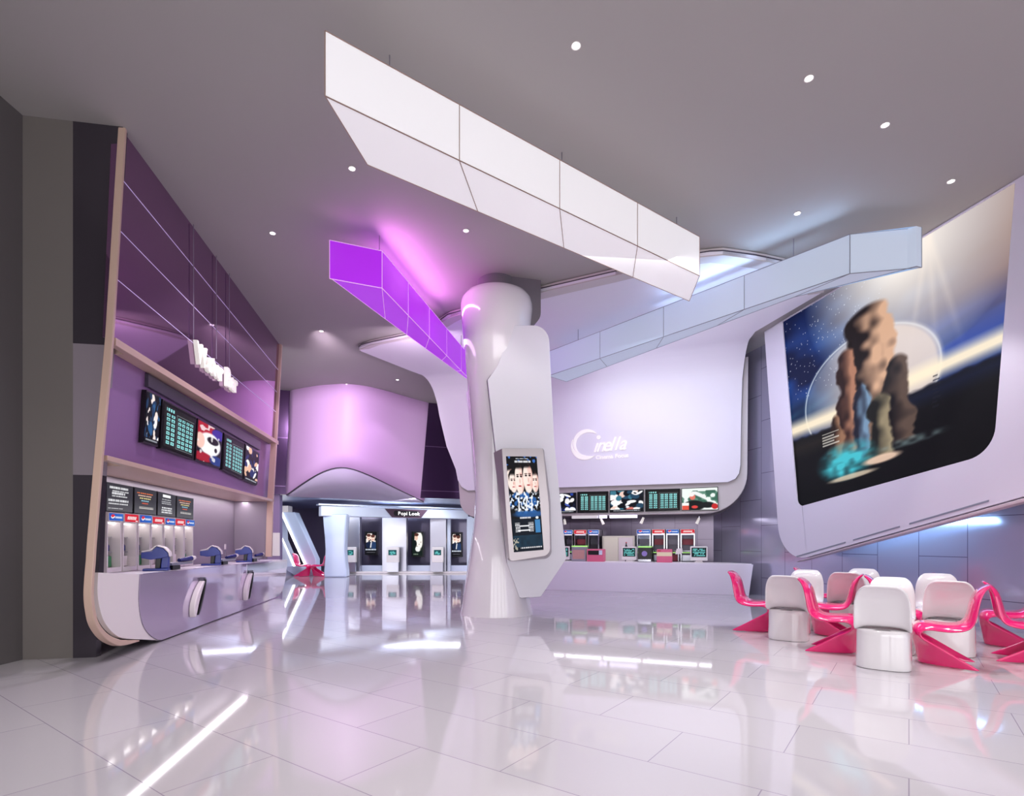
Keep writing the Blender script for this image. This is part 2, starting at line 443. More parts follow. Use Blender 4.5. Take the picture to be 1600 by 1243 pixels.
def p_bride(U, V, rng):
    n = vnoise(U, V, 6, 12, rng)
    img = flat(U, (16, 30, 26))
    img = blend(img, ell(U, V, .62, .66, .42, .4, .15), (252, 246, 240)); img = blend(img, ell(U, V, .38, .8, .17, .13, .2), (238, 196, 176))
    img = blend(img, ell(U, V, .4, .92, .22, .07, .3), (80, 44, 36)); img = blend(img, ell(U, V, .24, .52, .2, .16, .2), (14, 24, 24))
    img = blend(img, ell(U, V, .55, .3, .26, .12, .2), (245, 246, 245)); img = blend(img, (n > .75) * rect(U, V, .3, .2, .9, .9) * .4, (120, 110, 100))
    img = blend(img, rect(U, V, .1, .05, .6, .09) * (np.sin(U * 50) > -.2), (150, 170, 150))
    return img

def p_table(U, V, rng):
    """session times: teal cells on black"""
    img = flat(U, (30, 29, 30)); img = blend(img, 1 - rect(U, V, .035, .05, .965, .95), (8, 7, 8))
    def cells(u0, u1, v0, v1, nc, nr):
        nonlocal img
        a = (U - u0) / (u1 - u0) * nc; b = (V - v0) / (v1 - v0) * nr
        inside = (a >= 0) & (a < nc) & (b >= 0) & (b < nr)
        fa, fb = a - np.floor(a), b - np.floor(b)
        m = inside & (fa > .16) & (fa < .86) & (fb > .2) & (fb < .86)
        img = blend(img, m * 1.0, (150, 226, 226))
        img = blend(img, m * (abs(fa - .5) < .2) * (abs(fb - .52) < .13) * (((np.floor(a) + np.floor(b)) % 2) < 2), (60, 112, 116))
    cells(.08, .36, .1, .8, 2, 7); cells(.42, .94, .1, .8, 4, 7)
    img = blend(img, rect(U, V, .1, .84, .34, .91) * (np.sin(U * 90) > -.4), (150, 226, 226))
    img = blend(img, (rect(U, V, .4, .07, .955, .84) - rect(U, V, .405, .08, .95, .83)), (120, 130, 130))
    return img

def p_collage(c):
    def fn(U, V, rng):
        img = flat(U, c[0])
        for k in range(46):
            cx, cy = rng.random(2); rx, ry = .03 + rng.random(2) * .13
            col = c[1 + int(rng.integers(len(c) - 1))]
            t = rng.random() * 3; a = (U - cx) * math.cos(t) + (V - cy) * math.sin(t); b = -(U - cx) * math.sin(t) + (V - cy) * math.cos(t)
            img = blend(img, ell(a, b, 0, 0, rx, ry, .15), col)
        img = blend(img, rect(U, V, 0, 0, 1, .1), (14, 14, 20)); img = blend(img, rect(U, V, .1, .03, .9, .065) * (np.sin(U * 120) > -.2), (200, 205, 215))
        return img
    return fn

def p_green(U, V, rng):
    n = vnoise(U, V, 8, 6, rng)
    img = flat(U, (238, 246, 242)); img = blend(img, (n > .42) * rect(U, V, 0, .3, 1, .85), (96, 140, 122)); img = blend(img, (n > .6) * rect(U, V, 0, .3, 1, .9), (60, 104, 88))
    img = blend(img, ell(U, V, .35, .2, .3, .24, .2), (18, 22, 22)); img = blend(img, ell(U, V, .72, .22, .2, .14, .3), (20, 26, 26))
    a = (U - .42) * .8 - (V - .45) * .6; b = (U - .42) * .6 + (V - .45) * .8
    img = blend(img, soft(abs((U - .3) * .62 + (V - .85) * .78) - .075, .03) * rect(U, V, .28, .05, .68, .85), (238, 240, 240))
    img = blend(img, ell(U, V, .3, .6, .08, .14, .2), (226, 120, 104)); img = blend(img, ell(U, V, .27, .72, .08, .1, .2), (244, 240, 238))
    img = blend(img, rect(U, V, .01, 0, .19, .2), (226, 84, 66)); img = blend(img, rect(U, V, .0, .2, .2, .33), (245, 245, 242))
    img = blend(img, ell(U, V, .92, .15, .09, .13, .15), (196, 40, 40)); img = blend(img, ell(U, V, .36, .13, .09, .07, .3), (226, 70, 66))
    return img

def p_helmet(U, V, rng):
    n = vnoise(U, V, 7, 8, rng)
    img = flat(U, (18, 16, 30))
    img = blend(img, ell(U, V, .2, .88, .5, .2, .2), (176, 26, 44)); img = blend(img, ell(U, V, .85, .85, .3, .14, .2), (58, 42, 150))
    img = blend(img, ell(U, V, .5, .5, .46, .3, .15), (250, 248, 250)); img = blend(img, ell(U, V, .62, .62, .24, .1, .25), (16, 16, 22))
    img = blend(img, ell(U, V, .1, .52, .18, .2, .2), (244, 200, 186)); img = blend(img, ell(U, V, .24, .12, .42, .12, .3), (164, 24, 40))
    img = blend(img, ell(U, V, .82, .12, .3, .13, .3), (34, 60, 130)); img = blend(img, ell(U, V, .76, .4, .06, .06, .4), (24, 22, 30))
    img = blend(img, (n > .78) * .8, (250, 246, 246))
    return img

def p_menu(kind):
    def fn(U, V, rng):
        img = flat(U, (58, 56, 64)); img = blend(img, soft(V - .3, .5) * .5, (120, 118, 122))
        rows = ((.86, .1, .8), (.74, .18, .82), (.66, .2, .7), (.56, .2, .8), (.4, .06, .84), (.28, .08, .82), (.1, .05, .6))
        if kind == 0:
            for k, (v, a, b) in enumerate(rows):
                img = blend(img, rect(U, V, a, v - .018 - .02 * (k in (0, 2, 4)), b, v + .02 + .02 * (k in (0, 2, 4))) * (np.sin(U * 110 + k * 2) > -.45), (240, 240, 244))
        elif kind == 1:
            cs = ((232, 120, 70), (236, 200, 180), (236, 220, 150), (150, 200, 220), (226, 96, 70))
            for k, c in enumerate(cs):
                w = .36 - .055 * k
                img = blend(img, rect(U, V, .47 - w, .8 - k * .1, .47 + w, .845 - k * .1) * (np.sin(U * 70 + k) > -.75), c)
            for k in range(2): img = blend(img, rect(U, V, .2, .26 - k * .06, .86, .285 - k * .06) * (np.sin(U * 120) > -.5), (225, 220, 215))
        else:
            img = blend(img, rect(U, V, .26, .82, .7, .94), (248, 248, 250))
            for k, v in enumerate((.72, .62, .54)): img = blend(img, rect(U, V, .2, v - .015, .74, v + .02) * (np.sin(U * 110 + k) > -.3), (210, 210, 216))
            for k, v in enumerate((.34, .24, .14)): img = blend(img, rect(U, V, .2, v - .025, .78, v + .03) * (np.sin(U * 80 + k) > -.5), (240, 240, 244))
        return img
    return fn

def p_header(blue, circ=True):
    def fn(U, V, rng):
        img = flat(U, (38, 82, 178) if blue else (206, 34, 52))
        if blue:
            img = blend(img, np.clip(U, 0, 1) * .4, (60, 140, 220))
            m = ell(U, V, .27, .52, .15, .34, .1)
            img = blend(img, m, (245, 245, 250)); img = blend(img, m * (V > .52 + .1 * np.sin(U * 20)), (214, 40, 56)); img = blend(img, m * (V < .36 + .08 * np.sin(U * 20)), (44, 84, 180))
            img = blend(img, rect(U, V, .46, .32, .9, .62) * (np.sin(U * 62 + V * 6) > -.45), (240, 244, 250))
        else:
            s = U - (V - .5) * .12
            img = blend(img, rect(s, V, .16, .3, .84, .72) * (np.sin(s * 58) > -.35), (250, 244, 244))
            img = blend(img, rect(U, V, .78, .1, .95, .17), (250, 244, 244))
        return img
    return fn

def p_till(U, V, rng):
    img = flat(U, (10, 22, 26))
    for k in range(5):
        img = blend(img, rect(U, V, .1, .12 + k * .17, .92, .22 + k * .17) * (vnoise(U, V, 14, 5, rng) > .35), (110, 200, 200))
    return img

def p_teal(U, V, rng):
    img = flat(U, (20, 78, 84)); img = blend(img, ell(U, V, .5, .4, .36, .36, .3) * .8 * (vnoise(U, V, 8, 8, rng) > .4), (120, 220, 216))
    return img

def c4(pl, pts, n):
    return [pl.P(*pl.px(u, v, n), n) for u, v in pts]

# ------------------------------------------------------------------ setting
struct(MB().box(-12, -5, -.12, 12, 26, 0).build('floor', M['floor']))
struct(MB().box(-12, -5, CEIL, 12, 26, CEIL + .15).build('ceiling', M['ceiling']))
struct(MB().box(-5.57, -5, 0, -5.37, 6.06, CEIL).build('wall_left', M['left_wall']))
# the return wall before the bar: taupe, then dark gloss tiles
ENDW = Plane(-5.37, 6.04, .98, .17, .17, -.98)
def endw(pts, n0, n1, name, m): return struct(MB().prism(ENDW, ENDW.pxs(pts), n0, n1).build(name, m))
W_ = MB().prism(ENDW, [(0, 0), ENDW.px(114, 1029), (ENDW.px(114, 500)[0], CEIL), (0, CEIL)], -.1, .0)
struct(W_.build('wall_end', M['tan_wall']))
e0 = ENDW.px(114, 600)[0]
def er(v): return ENDW.px(192 - 42 * (v - 198) / 695.0 if v < 893 else 150, v)
zt = [CEIL, ENDW.px(150, 538)[1], ENDW.px(150, 742)[1], 0.0]
for nm, za, zb, va, vb, mm in (('trim_1', zt[1], zt[0], 538, 198, 'dark_tile'), ('trim_2', zt[2], zt[1], 742, 538, 'reflect_tile'), ('trim_3', zt[3], zt[2], 940, 742, 'dark_tile')):
    struct(MB().prism(ENDW, [(e0, za), (er(va)[0] + .0, za), (er(vb)[0] + .0, zb), (e0, zb)], -.1, .001).build(nm, M[mm]))
struct(uv_plane_obj('wall_right', RWL, -3.6, 19, 0, CEIL, -.2, 0, M['rwall'], turn=True))
struct(uv_plane_obj('wall_cinema', CIN, CIN.px(752, 800, -1.85)[0], 5.95, 0, CEIL, -2.05, -1.85, M['cwall'], turn=True))
# upper back wall on a bulkhead, the low space under it, the far wall
BW = [(-10.5, 15.6), (-6.95, 17.1), (-2.8, 18.6), (3.5, 21.0)]
b = MB()
for (x0, y0), (x1, y1) in zip(BW[:-1], BW[1:]):
    b.hexa([(x0, y0, 2.75), (x1, y1, 2.75), (x1, y1 + .25, 2.75), (x0, y0 + .25, 2.75), (x0, y0, CEIL), (x1, y1, CEIL), (x1, y1 + .25, CEIL), (x0, y0 + .25, CEIL)])
struct(b.build('wall_back_upper', M['backwall']))
struct(MB().slab([(x, y + .26, 2.75) for x, y in BW] + [(3.5, 24.5, 2.75), (-10.5, 24.5, 2.75)], (0, 0, .1)).build('ceiling_low', M['soffit']))
M['farwall'] = mat('far_dark_gloss', rgb(92, 88, 108), .12, metal=.5)
struct(MB().box(-12, 24.4, 0, 6, 24.6, 2.75).build('wall_back', M['farwall']))
struct(MB().box(-9.5, 17.3, 0, -7.3, 17.5, 2.75).build('wall_left_rear', mat('purple_wall', rgb(112, 86, 130), .3, metal=.3)))
struct(MB().box(-10.7, 12, 0, -10.5, 24.4, CEIL).build('wall_left_far', M['midpanel']))
# street side behind the viewer: tall windows
fw = MB(); 
for x in (-5.4, -2.3, .9, 4.1, 7.3): fw.box(x - .15, -4.6, 0, x + .15, -4.4, CEIL)
fw.box(-5.6, -4.6, 4.9, 9.8, -4.4, CEIL); fw.box(-5.6, -4.6, 0, 9.8, -4.4, .25)
struct(fw.build('window_1', M['darksteel']))

# ------------------------------------------------------------------ column
CC = (-.276, 9.92)
col = thing('column', 'white glossy flared column with a dark neck at the ceiling, standing in mid hall', 'column', (CC[0], CC[1], 0))
prof = [(.655, 0), (.65, .02), (.615, .2), (.57, .53), (.52, .85), (.475, 1.15), (.425, 1.5), (.395, 1.8), (.382, 2.1), (.39, 2.45), (.415, 2.8),
        (.45, 3.2), (.49, 3.66), (.535, 4.24), (.585, 4.81), (.625, 5.2), (.648, 5.4), (.65, 5.5), (.635, 5.6), (.59, 5.68), (.5, 5.74), (.36, 5.765)]
MB().lathe(CC, prof, 96).build('shell', M['column'], col, smooth=60)
MB().lathe(CC, [(.335, 5.7), (.335, CEIL)], 48).build('neck', M['grey'], col)
pill = Plane(.0, 9.72, .98, .26, .26, -.98)
pp = roundpoly([(-.3, 5.0), pill.px(845, 505), (pill.px(845, 505)[0], CEIL), (-.3, CEIL)], [0, .25, 0, 0])
MB().prism(pill, pp, -.45, 0).build('pillar_head', M['grey'], col)
wpx = [(762, 593), (778, 570), (800, 508), (857, 508), (866, 690), (885, 872), (845, 932), (812, 934), (793, 880), (774, 700)]
wo = roundpoly(WNG.pxs(wpx), [0, 0, 0, .26, 0, .06, .06, .05, 0, 0])
MB().prism(WNG, wo, -.06, -.001).build('wing_panel', M['wing'], col, bevel=.006)
MB().prism(WNG, [(a * 1.012 - .001, 2.6 + (z - 2.6) * 1.004) for a, z in wo], -.085, -.061).build('wing_backing', M['edge'], col)
fp = frontal(10.35)
MB().prism(fp, roundpoly(fp.pxs([(728, 613), (735, 606), (772, 606), (772, 775), (741, 768), (736, 690)]), [.02, .02, 0, 0, .1, 0]), -.05, 0).build('wing_panel', M['canopy'], col, bevel=.005)

# digital poster on the wing
ksk = thing('poster_display', 'upright lit film poster in a grey rounded case on the column wing', 'display', WNG.P(.25, .95, .2))
back = [(771, 706), (850, 702), (860, 780), (862, 872), (793, 876), (783, 800)]
front = [(784, 700), (848.5, 700), (858, 790), (860, 867), (796, 877), (790, 790)]
bo = roundpoly(WNG.pxs(back, 0.003), [.02, .02, 0, .14, .06, 0]); fo = roundpoly(WNG.pxs(front, .22), [.02, .02, 0, .14, .06, 0])
M['case'] = mat('display_case_grey', rgb(176, 168, 170), .28, metal=.55)
MB().prism(WNG, bo, .003, .22, outline2=fo).build('case', M['case'], ksk, bevel=.004)
picture('screen', c4(WNG, [(790.5, 712.5), (838.5, 713), (849.5, 858.5), (803, 862.5)], .224), 90, 240, p_portrait, M['screen'], ksk, 5)

# ------------------------------------------------------------------ canopy and feature wall of the cinema desk
cano = thing('canopy', 'white canopy sheet bending from the ceiling down into the wall over the cinema desk', 'canopy', CIN.P(3, 2.7, 0))
RF, ZC = .75, CEIL - .07
def sheet(q, off=0.0):      # q: height on the wall, then arc, then distance out; off: outwards normal offset
    ztop = ZC - RF
    if q <= ztop: return (q, 0.0 + off)
    a = (q - ztop) / RF
    if a <= math.pi / 2:
        return (ztop + (RF - off) * math.sin(a), RF - (RF - off) * math.cos(a))
    return (ZC - off, RF + (q - ztop - RF * math.pi / 2))
QW = ZC - RF; QA = QW + RF * math.pi / 2
def qn(n): return QA + (n - RF)
zb = 2.72
left = [(zb, -1.30), (zb + .1, -1.48), (zb + .3, -1.60), (zb + .6, -1.66), (4.0, -1.95), (4.9, -2.18), (QW + .3, -2.28), (QA, -2.36), (qn(1.2), -2.48), (qn(2.9), -2.84), (qn(3.05), -2.80), (qn(3.16), -2.66), (qn(3.24), -2.3), (qn(3.44), -.84), (qn(4.07), .01), (qn(4.57), 2.1), (qn(4.76), 3.36), (qn(4.95), 4.8)]
right = [(zb, 5.50), (zb + .08, 5.67), (zb + .2, 5.75), (zb + .4, 5.78), (4.5, 5.80), (QW, 5.82), (QA, 5.92), (qn(1.2), 6.0), (qn(2.9), 7.0), (qn(3.3), 6.95), (qn(4.2), 6.2), (qn(4.59), 5.7), (qn(4.9), 5.2), (qn(4.95), 5.0)]
qs = sorted(set([q for q, _ in left] + [q for q, _ in right] + list(np.linspace(QW, QA, 13)) + list(np.linspace(zb, qn(4.95), 40))))
ip = lambda tab, q: float(np.interp(q, [a for a, _ in tab], [b_ for _, b_ in tab]))
def sheet_mesh(off0, off1, grow=0.0, ns=24):
    vs = []; fs = []; NQ = len(qs)
    for off in (off0, off1):
        for q in qs:
            a, b_ = ip(left, q) - grow, ip(right, q) + grow
            z, n = sheet(q, off)
            for k in range(ns + 1): vs.append(CIN.P(a + (b_ - a) * k / ns, z, n))
    L = NQ * (ns + 1)
    for i in range(NQ - 1):
        for k in range(ns):
            a = i * (ns + 1) + k; q4 = (a, a + 1, a + ns + 2, a + ns + 1)
            fs.append(q4); fs.append(tuple(L + x for x in reversed(q4)))
    for i in range(NQ - 1):
        for k in (0, ns):
            a = i * (ns + 1) + k; fs.append((a, a + ns + 1, L + a + ns + 1, L + a))
    for k in range(ns):
        for i in (0, NQ - 1):
            a = i * (ns + 1) + k; fs.append((a, a + 1, L + a + 1, L + a))
    m = MB(); m.v = vs; m.f = fs; return m
sheet_mesh(.0, .045).build('sheet', M['canopy'], cano, smooth=50)
sheet_mesh(-.02, -.002, .012).build('shadow_lip', M['edge'], cano, smooth=50)  # dark sheet draws the thin shadow line along the canopy edge
# cream rim along the front of the canopy
rim = [CIN.P(ip(left, qn(n)), CEIL - .0, n) for n in np.linspace(3.05, 4.95, 12)] + [CIN.P(ip(right, qn(n)), CEIL - .0, n) for n in np.linspace(4.9, 2.9, 10)]
rb = MB()
cen = CIN.P(3, CEIL, 2.6)
vs = []
for p in rim:
    d = Vector((cen.x - p.x, cen.y - p.y, 0)).normalized()
    vs += [p + Vector((0, 0, -.012)) - d * .0, p + d * .3 + Vector((0, 0, -.012)), p - d * .0 + Vector((0, 0, -.135)), p + d * .26 + Vector((0, 0, -.135))]
fs = []
for i in range(len(rim) - 1):
    a = i * 4; c = a + 4
    fs += [(a, a + 2, c + 2, c), (a + 2, a + 3, c + 3, c + 2), (a + 3, a + 1, c + 1, c + 3), (a + 1, a, c, c + 1)]
fs += [(0, 1, 3, 2), tuple(len(vs) - 4 + i for i in (0, 2, 3, 1))]
rb.add(vs, fs).build('rim', M['creampanel'], cano, smooth=20)

# backing panel below with the screens
bk = thing('screen_bulkhead', 'warm grey bulkhead with one rounded lower corner carrying the desk screens', 'bulkhead', CIN.P(2, 2, -.1))
bpts = [(-1.75, 4.6), (-1.55, 1.98), (5.93, 1.98), (5.96, 5.72)]
bo = roundpoly(bpts, [0, .5, .95, 0], 12)
MB().prism(CIN, bo, -.40, -.06).build('face', M['creampanel'], bk, bevel=.01)
bo2 = roundpoly([(-1.8, 4.6), (-1.6, 1.93), (5.97, 1.93), (6.0, 5.74)], [0, .52, 1.0, 0], 12)
MB().prism(CIN, bo2, -.46, -.406).build('backing', M['edge'], bk)
def on_cin(pts, n): return c4(CIN, pts, n)
def screen(name, label, pl, pts, fn, n, t, group, nx=80, ny=54, seed=1, m='screen'):
    st = [pl.px(u, v, n) for u, v in pts]
    cx, cz = sum(a for a, _ in st) / 4, sum(z for _, z in st) / 4
    th = thing(name, label, 'screen', pl.P(cx, min(z for _, z in st), n - t), group)
    cs_ = MB().prism(pl, st, n - t, n).build('case', M['black'], th)
    inn = [(cx + (a - cx) * .96, cz + (z - cz) * .94) for a, z in st]
    picture('display', [pl.P(a, z, n + .004) for a, z in inn], nx, ny, fn, M[m], cs_, seed)
    return th
BLUES = ((10, 12, 22), (245, 240, 240), (40, 66, 160), (18, 22, 50), (250, 250, 252), (8, 8, 14), (70, 90, 180))
MIX = ((16, 22, 34), (250, 246, 246), (36, 70, 96), (240, 206, 192), (12, 14, 22), (250, 250, 252), (60, 120, 140), (8, 10, 16), (214, 120, 110))
g = 'screens over the cinema desk'
screen('wall_screen', 'blue and white film still screen half hidden behind the column wing', CIN, [(860, 771), (900, 769), (900.5, 801), (860, 802)], p_collage(BLUES), -.01, .045, g, seed=3)
screen('wall_screen', 'black timetable screen nearest the column, over the cinema desk', CIN, [(902, 768), (950.5, 767), (950.5, 800.5), (902, 801)], p_table, -.01, .045, g, 120, 80)
screen('wall_screen', 'film still screen with pale hands and teal, between two desk timetables', CIN, [(952.5, 766), (1006, 764.3), (1006, 799), (952.5, 800.5)], p_collage(MIX), -.01, .045, g, seed=8)
screen('wall_screen', 'black timetable screen beside the green film still over the desk', CIN, [(1008, 764.2), (1063, 762.7), (1063, 797.3), (1008, 799)], p_table, -.01, .045, g, 120, 80)
screen('wall_screen', 'screen with green trees and red boxes at the rounded bulkhead corner', CIN, [(1064.5, 762.5), (1122, 760), (1122.7, 796.5), (1064.5, 797.3)], p_green, -.01, .045, g, seed=4)

# logo
def letter_meshes(txt, pl, s0, z0, size, n, extr, m, parent, shear=0.0, bold=0.0, gap=.02, names='letter', slope=0.0, squash=1.0):
    x = s0
    for ch in txt:
        if ch == ' ': x += size * .32; continue
        cu = bpy.data.curves.new('glyph', 'FONT'); cu.body = ch; cu.size = size; cu.extrude = extr; cu.shear = shear; cu.offset = bold; cu.resolution_u = 5
        ob = bpy.data.objects.new('glyph', cu); COL.objects.link(ob)
        dg = bpy.context.evaluated_depsgraph_get(); me0 = ob.evaluated_get(dg).to_mesh()
        vs = [v.co.copy() for v in me0.vertices]; fs = [tuple(p.vertices) for p in me0.polygons]
        ob.evaluated_get(dg).to_mesh_clear(); bpy.data.objects.remove(ob); bpy.data.curves.remove(cu)
        if not vs: continue
        x0 = min(v.x for v in vs); x1 = max(v.x for v in vs)
        mb = MB().add([pl.P(x + (v.x - x0) * squash, z0 + v.y + slope * (x - s0), n + v.z + extr) for v in vs], fs)
        mb.build(names, m, parent, smooth=30)
        x += (x1 - x0) * squash + gap
    return x
def crescent(pl, cx, cz, r, a0, a1, wmax, n, t, peak=.5, N=36, sq=1.0):
    out = []; inn = []
    for k in range(N + 1):
        f = k / N; a = R(a0 + (a1 - a0) * f)
        w = wmax * max(.04, math.sin(math.pi * f ** (math.log(.5) / math.log(peak))))
        out.append((cx + r * math.cos(a) * sq, cz + r * math.sin(a)))
        inn.append((cx + (r - w) * math.cos(a) * sq, cz + (r - w) * math.sin(a)))
    vs = []; fs = []
    for nn in (n, n + t):
        for p in out + inn: vs.append(pl.P(p[0], p[1], nn))
    L = 2 * (N + 1)
    for k in range(N):
        a, b_, c, d = k, k + 1, N + 2 + k, N + 1 + k
        fs += [(a, b_, c, d), (L + d, L + c, L + b_, L + a), (a, b_, L + b_, L + a), (d, c, L + c, L + d)]
    return MB().add(vs, fs)
lg = thing('wall_sign', 'raised cream cinema logo with large moon shaped C on the white wall', 'sign', CIN.P(CIN.px(940, 700)[0], 3.3, .05))
lc = CIN.px(917, 692)
crescent(CIN, lc[0], lc[1], .345, 40, 268, .085, .047, .03, .35).build('letter', M['logo'], lg)
lc2 = CIN.px(915, 696.5)
crescent(CIN, lc2[0], lc2[1], .37, 152, 312, .12, .047, .035, .62).build('swoosh', M['logo'], lg)
dpt = CIN.px(936, 683.7)
MB().prism(CIN, [(dpt[0] + .05 * math.cos(R(t)), dpt[1] + .05 * math.sin(R(t))) for t in range(0, 360, 20)], .047, .08).build('dot', M['logo'], lg)
ls = CIN.px(928.5, 706.5)
letter_meshes('\u0131nella', CIN, ls[0], ls[1], .50, .047, .015, M['logo'], lg, shear=.4, bold=.002, gap=-.04, slope=.035, squash=.86)
ls = CIN.px(931.5, 718)
letter_meshes('Cinema Focus', CIN, ls[0], ls[1], .145, .047, .01, M['logo'], lg, bold=.003, gap=.008, slope=.03)

# ------------------------------------------------------------------ cinema desk
dk = thing('service_desk', 'long low lavender white cinema service desk with a slanted right end', 'desk', CIN.P(2, 0, -.4))
sL = -1.0; sR0 = CIN.px(1170, 928)[0]; sR1 = CIN.px(1177, 882)[0]
MB().prism(CIN, [(sL, 0), (sR0, 0), (sR1, .74), (sL, .74)], -.06, 0).build('front_panel', mat('desk_front', rgb(226, 218, 232), .3), dk, bevel=.004)
MB().slab([CIN.P(q, .735, n) for q, n in ((sL, -.062), (sR1 - .03, -.062), (sR1 - .5, -.75), (sL, -.75))], (0, 0, .025)).build('worktop', M['white'], dk)
MB().slab([CIN.P(q, 0, n) for q, n in ((sL, -.065), (sR0 - .05, -.065), (sR0 - .5, -.7), (sL, -.7))], (0, 0, .73)).build('carcass', M['creampanel'], dk)
DZ = .76
def monitor(u, v0, v1, w, label):
    s, z1 = CIN.px(u, v0, -.3); z0 = CIN.px(u, v1, -.3)[1]
    hw = w / 2 * 13.6 / F
    th = thing('till_monitor', label, 'monitor', CIN.P(s, DZ, -.3), 'till monitors on the cinema desk')
    cs_ = MB().prism(CIN, roundpoly([(s - hw, z0), (s + hw, z0), (s + hw, z1), (s - hw, z1)], .02, 4), -.33, -.3).build('case', M['ivory'], th, bevel=.004)
    q = [(s - hw * .85, z1 - .035), (s + hw * .85, z1 - .035), (s + hw * .85, z0 + .09), (s - hw * .85, z0 + .09)]
    picture('display', [CIN.P(a, z, -.296) for a, z in q], 30, 22, p_till, M['screen'], cs_, int(u))
    MB().prism(CIN, [(s - .1, DZ), (s + .1, DZ), (s + .07, z0 + .01), (s - .07, z0 + .01)], -.36, -.332).build('stand', M['ivory'], th)
monitor(878, 853, 874, 27, 'white till monitor half hidden behind the column wing')
monitor(983, 853.6, 874.4, 24, 'white till monitor in the middle of the cinema desk, before a beige panel')
monitor(1092, 853, 875.6, 26, 'white till monitor at the far right end of the cinema desk')
def boxy(name, label, cat, u0, u1, v0, n0, n1, m, group=None):
    s0 = CIN.px(u0, v0, n1)[0]; s1, z1 = CIN.px(u1, v0, n1)
    th = thing(name, label, cat, CIN.P((s0 + s1) / 2, DZ, (n0 + n1) / 2), group)
    MB().pbox(CIN, s0, s1, DZ, z1, n0, n1).build('body', m, th, bevel=.006)
    return th, s0, s1, z1
th, s0, s1, z1 = boxy('popcorn_box', 'pink counter box with a black window, left on the cinema desk', 'box', 917, 943, 857.5, -.5, -.16, M['pinkbox'], 'pink boxes on the cinema desk')
MB().pbox(CIN, s0 + .03, s1 - .06, z1 - .15, z1 - .04, -.16, -.152).build('window', M['black'], th)
MB().pbox(CIN, s1 - .12, s1 - .03, z1 - .15, z1 - .03, -.151, -.146).build('sticker', M['pale_blue'], th)
th, s0, s1, z1 = boxy('popcorn_box', 'pink and cream striped box between two till monitors', 'box', 1026, 1050, 858, -.5, -.16, M['pinkbox'], 'pink boxes on the cinema desk')
MB().pbox(CIN, s0 + .004, s1 - .004, z1 - .17, z1 - .07, -.16, -.154).build('stripe', M['cream'], th)
MB().pbox(CIN, s0 + .02, s0 + .1, z1 - .05, z1 - .025, -.16, -.154).build('mark', M['red'], th)
th, s0, s1, z1 = boxy('coffee_machine', 'small silver machine with a lime lit top behind the left till monitor', 'machine', 893, 915, 854, -.62, -.3, M['steel'])
MB().pbox(CIN, s0, s1, z1 + .001, z1 + .03, -.6, -.31).build('lid', M['lime'], th)
MB().pbox(CIN, s0 + .03, s1 - .03, DZ + .06, z1 - .08, -.3, -.294).build('hatch', mat('rose_hatch', rgb(200, 150, 145), .4), th)  # hatch in one even dull rose
th, s0, s1, z1 = boxy('coffee_machine', 'black machine with a lime lit top and a violet emblem beside the middle monitor', 'machine', 997, 1017, 855, -.62, -.3, M['black'])
MB().pbox(CIN, s0, s1, z1 + .001, z1 + .03, -.6, -.31).build('lid', M['lime'], th)
MB().pbox(CIN, s0, s1, DZ + .01, DZ + .07, -.3, -.294).build('drip_tray', M['chrome'], th)
cs = CIN.P((s0 + s1) / 2, (DZ + z1) / 2, -.295)
MB().prism(CIN, [((s0 + s1) / 2 + .07 * math.cos(R(t)), (DZ + z1) / 2 + .03 + .07 * math.sin(R(t))) for t in range(0, 360, 24)], -.3, -.292).build('emblem', mat('violet', rgb(150, 130, 200), .4), th)
s_, z_ = CIN.px(1060.5, 857, -.32)
tag(MB().prism(CIN, [(s_ - .085, z_ - .14), (s_ + .03, z_ - .13), (s_ + .095, z_ - .1), (s_ + .085, z_ + .02), (s_ - .05, z_)], -.34, -.325).build('notice_card', M['ivory']), 'small tilted white notice card above the striped pink box', 'card')
s_, z_ = CIN.px(1060.5, 857, -.33)
th = thing('card_stand', 'thin steel stand that holds the white notice card', 'stand', CIN.P(s_, DZ, -.35))
MB().tube(CIN.P(s_, DZ, -.35), CIN.P(s_, z_ - .03, -.35), .008).build('rod', M['chrome'], th)
s_, z_ = CIN.px(978.5, 850, -.55)
th = thing('bottle', 'small dark bottle peeping over the middle till monitor', 'bottle', CIN.P(s_, DZ, -.55))
MB().lathe(CIN.P(s_, 0, -.55), [(.03, DZ), (.035, DZ + .02), (.035, z_ - .05), (.015, z_ - .01), (.015, z_ + .03)], 16).build('body', M['black'], th)
MB().lathe(CIN.P(s_, 0, -.55), [(.018, z_ + .031), (.018, z_ + .06)], 12).build('cap', M['red'], th)

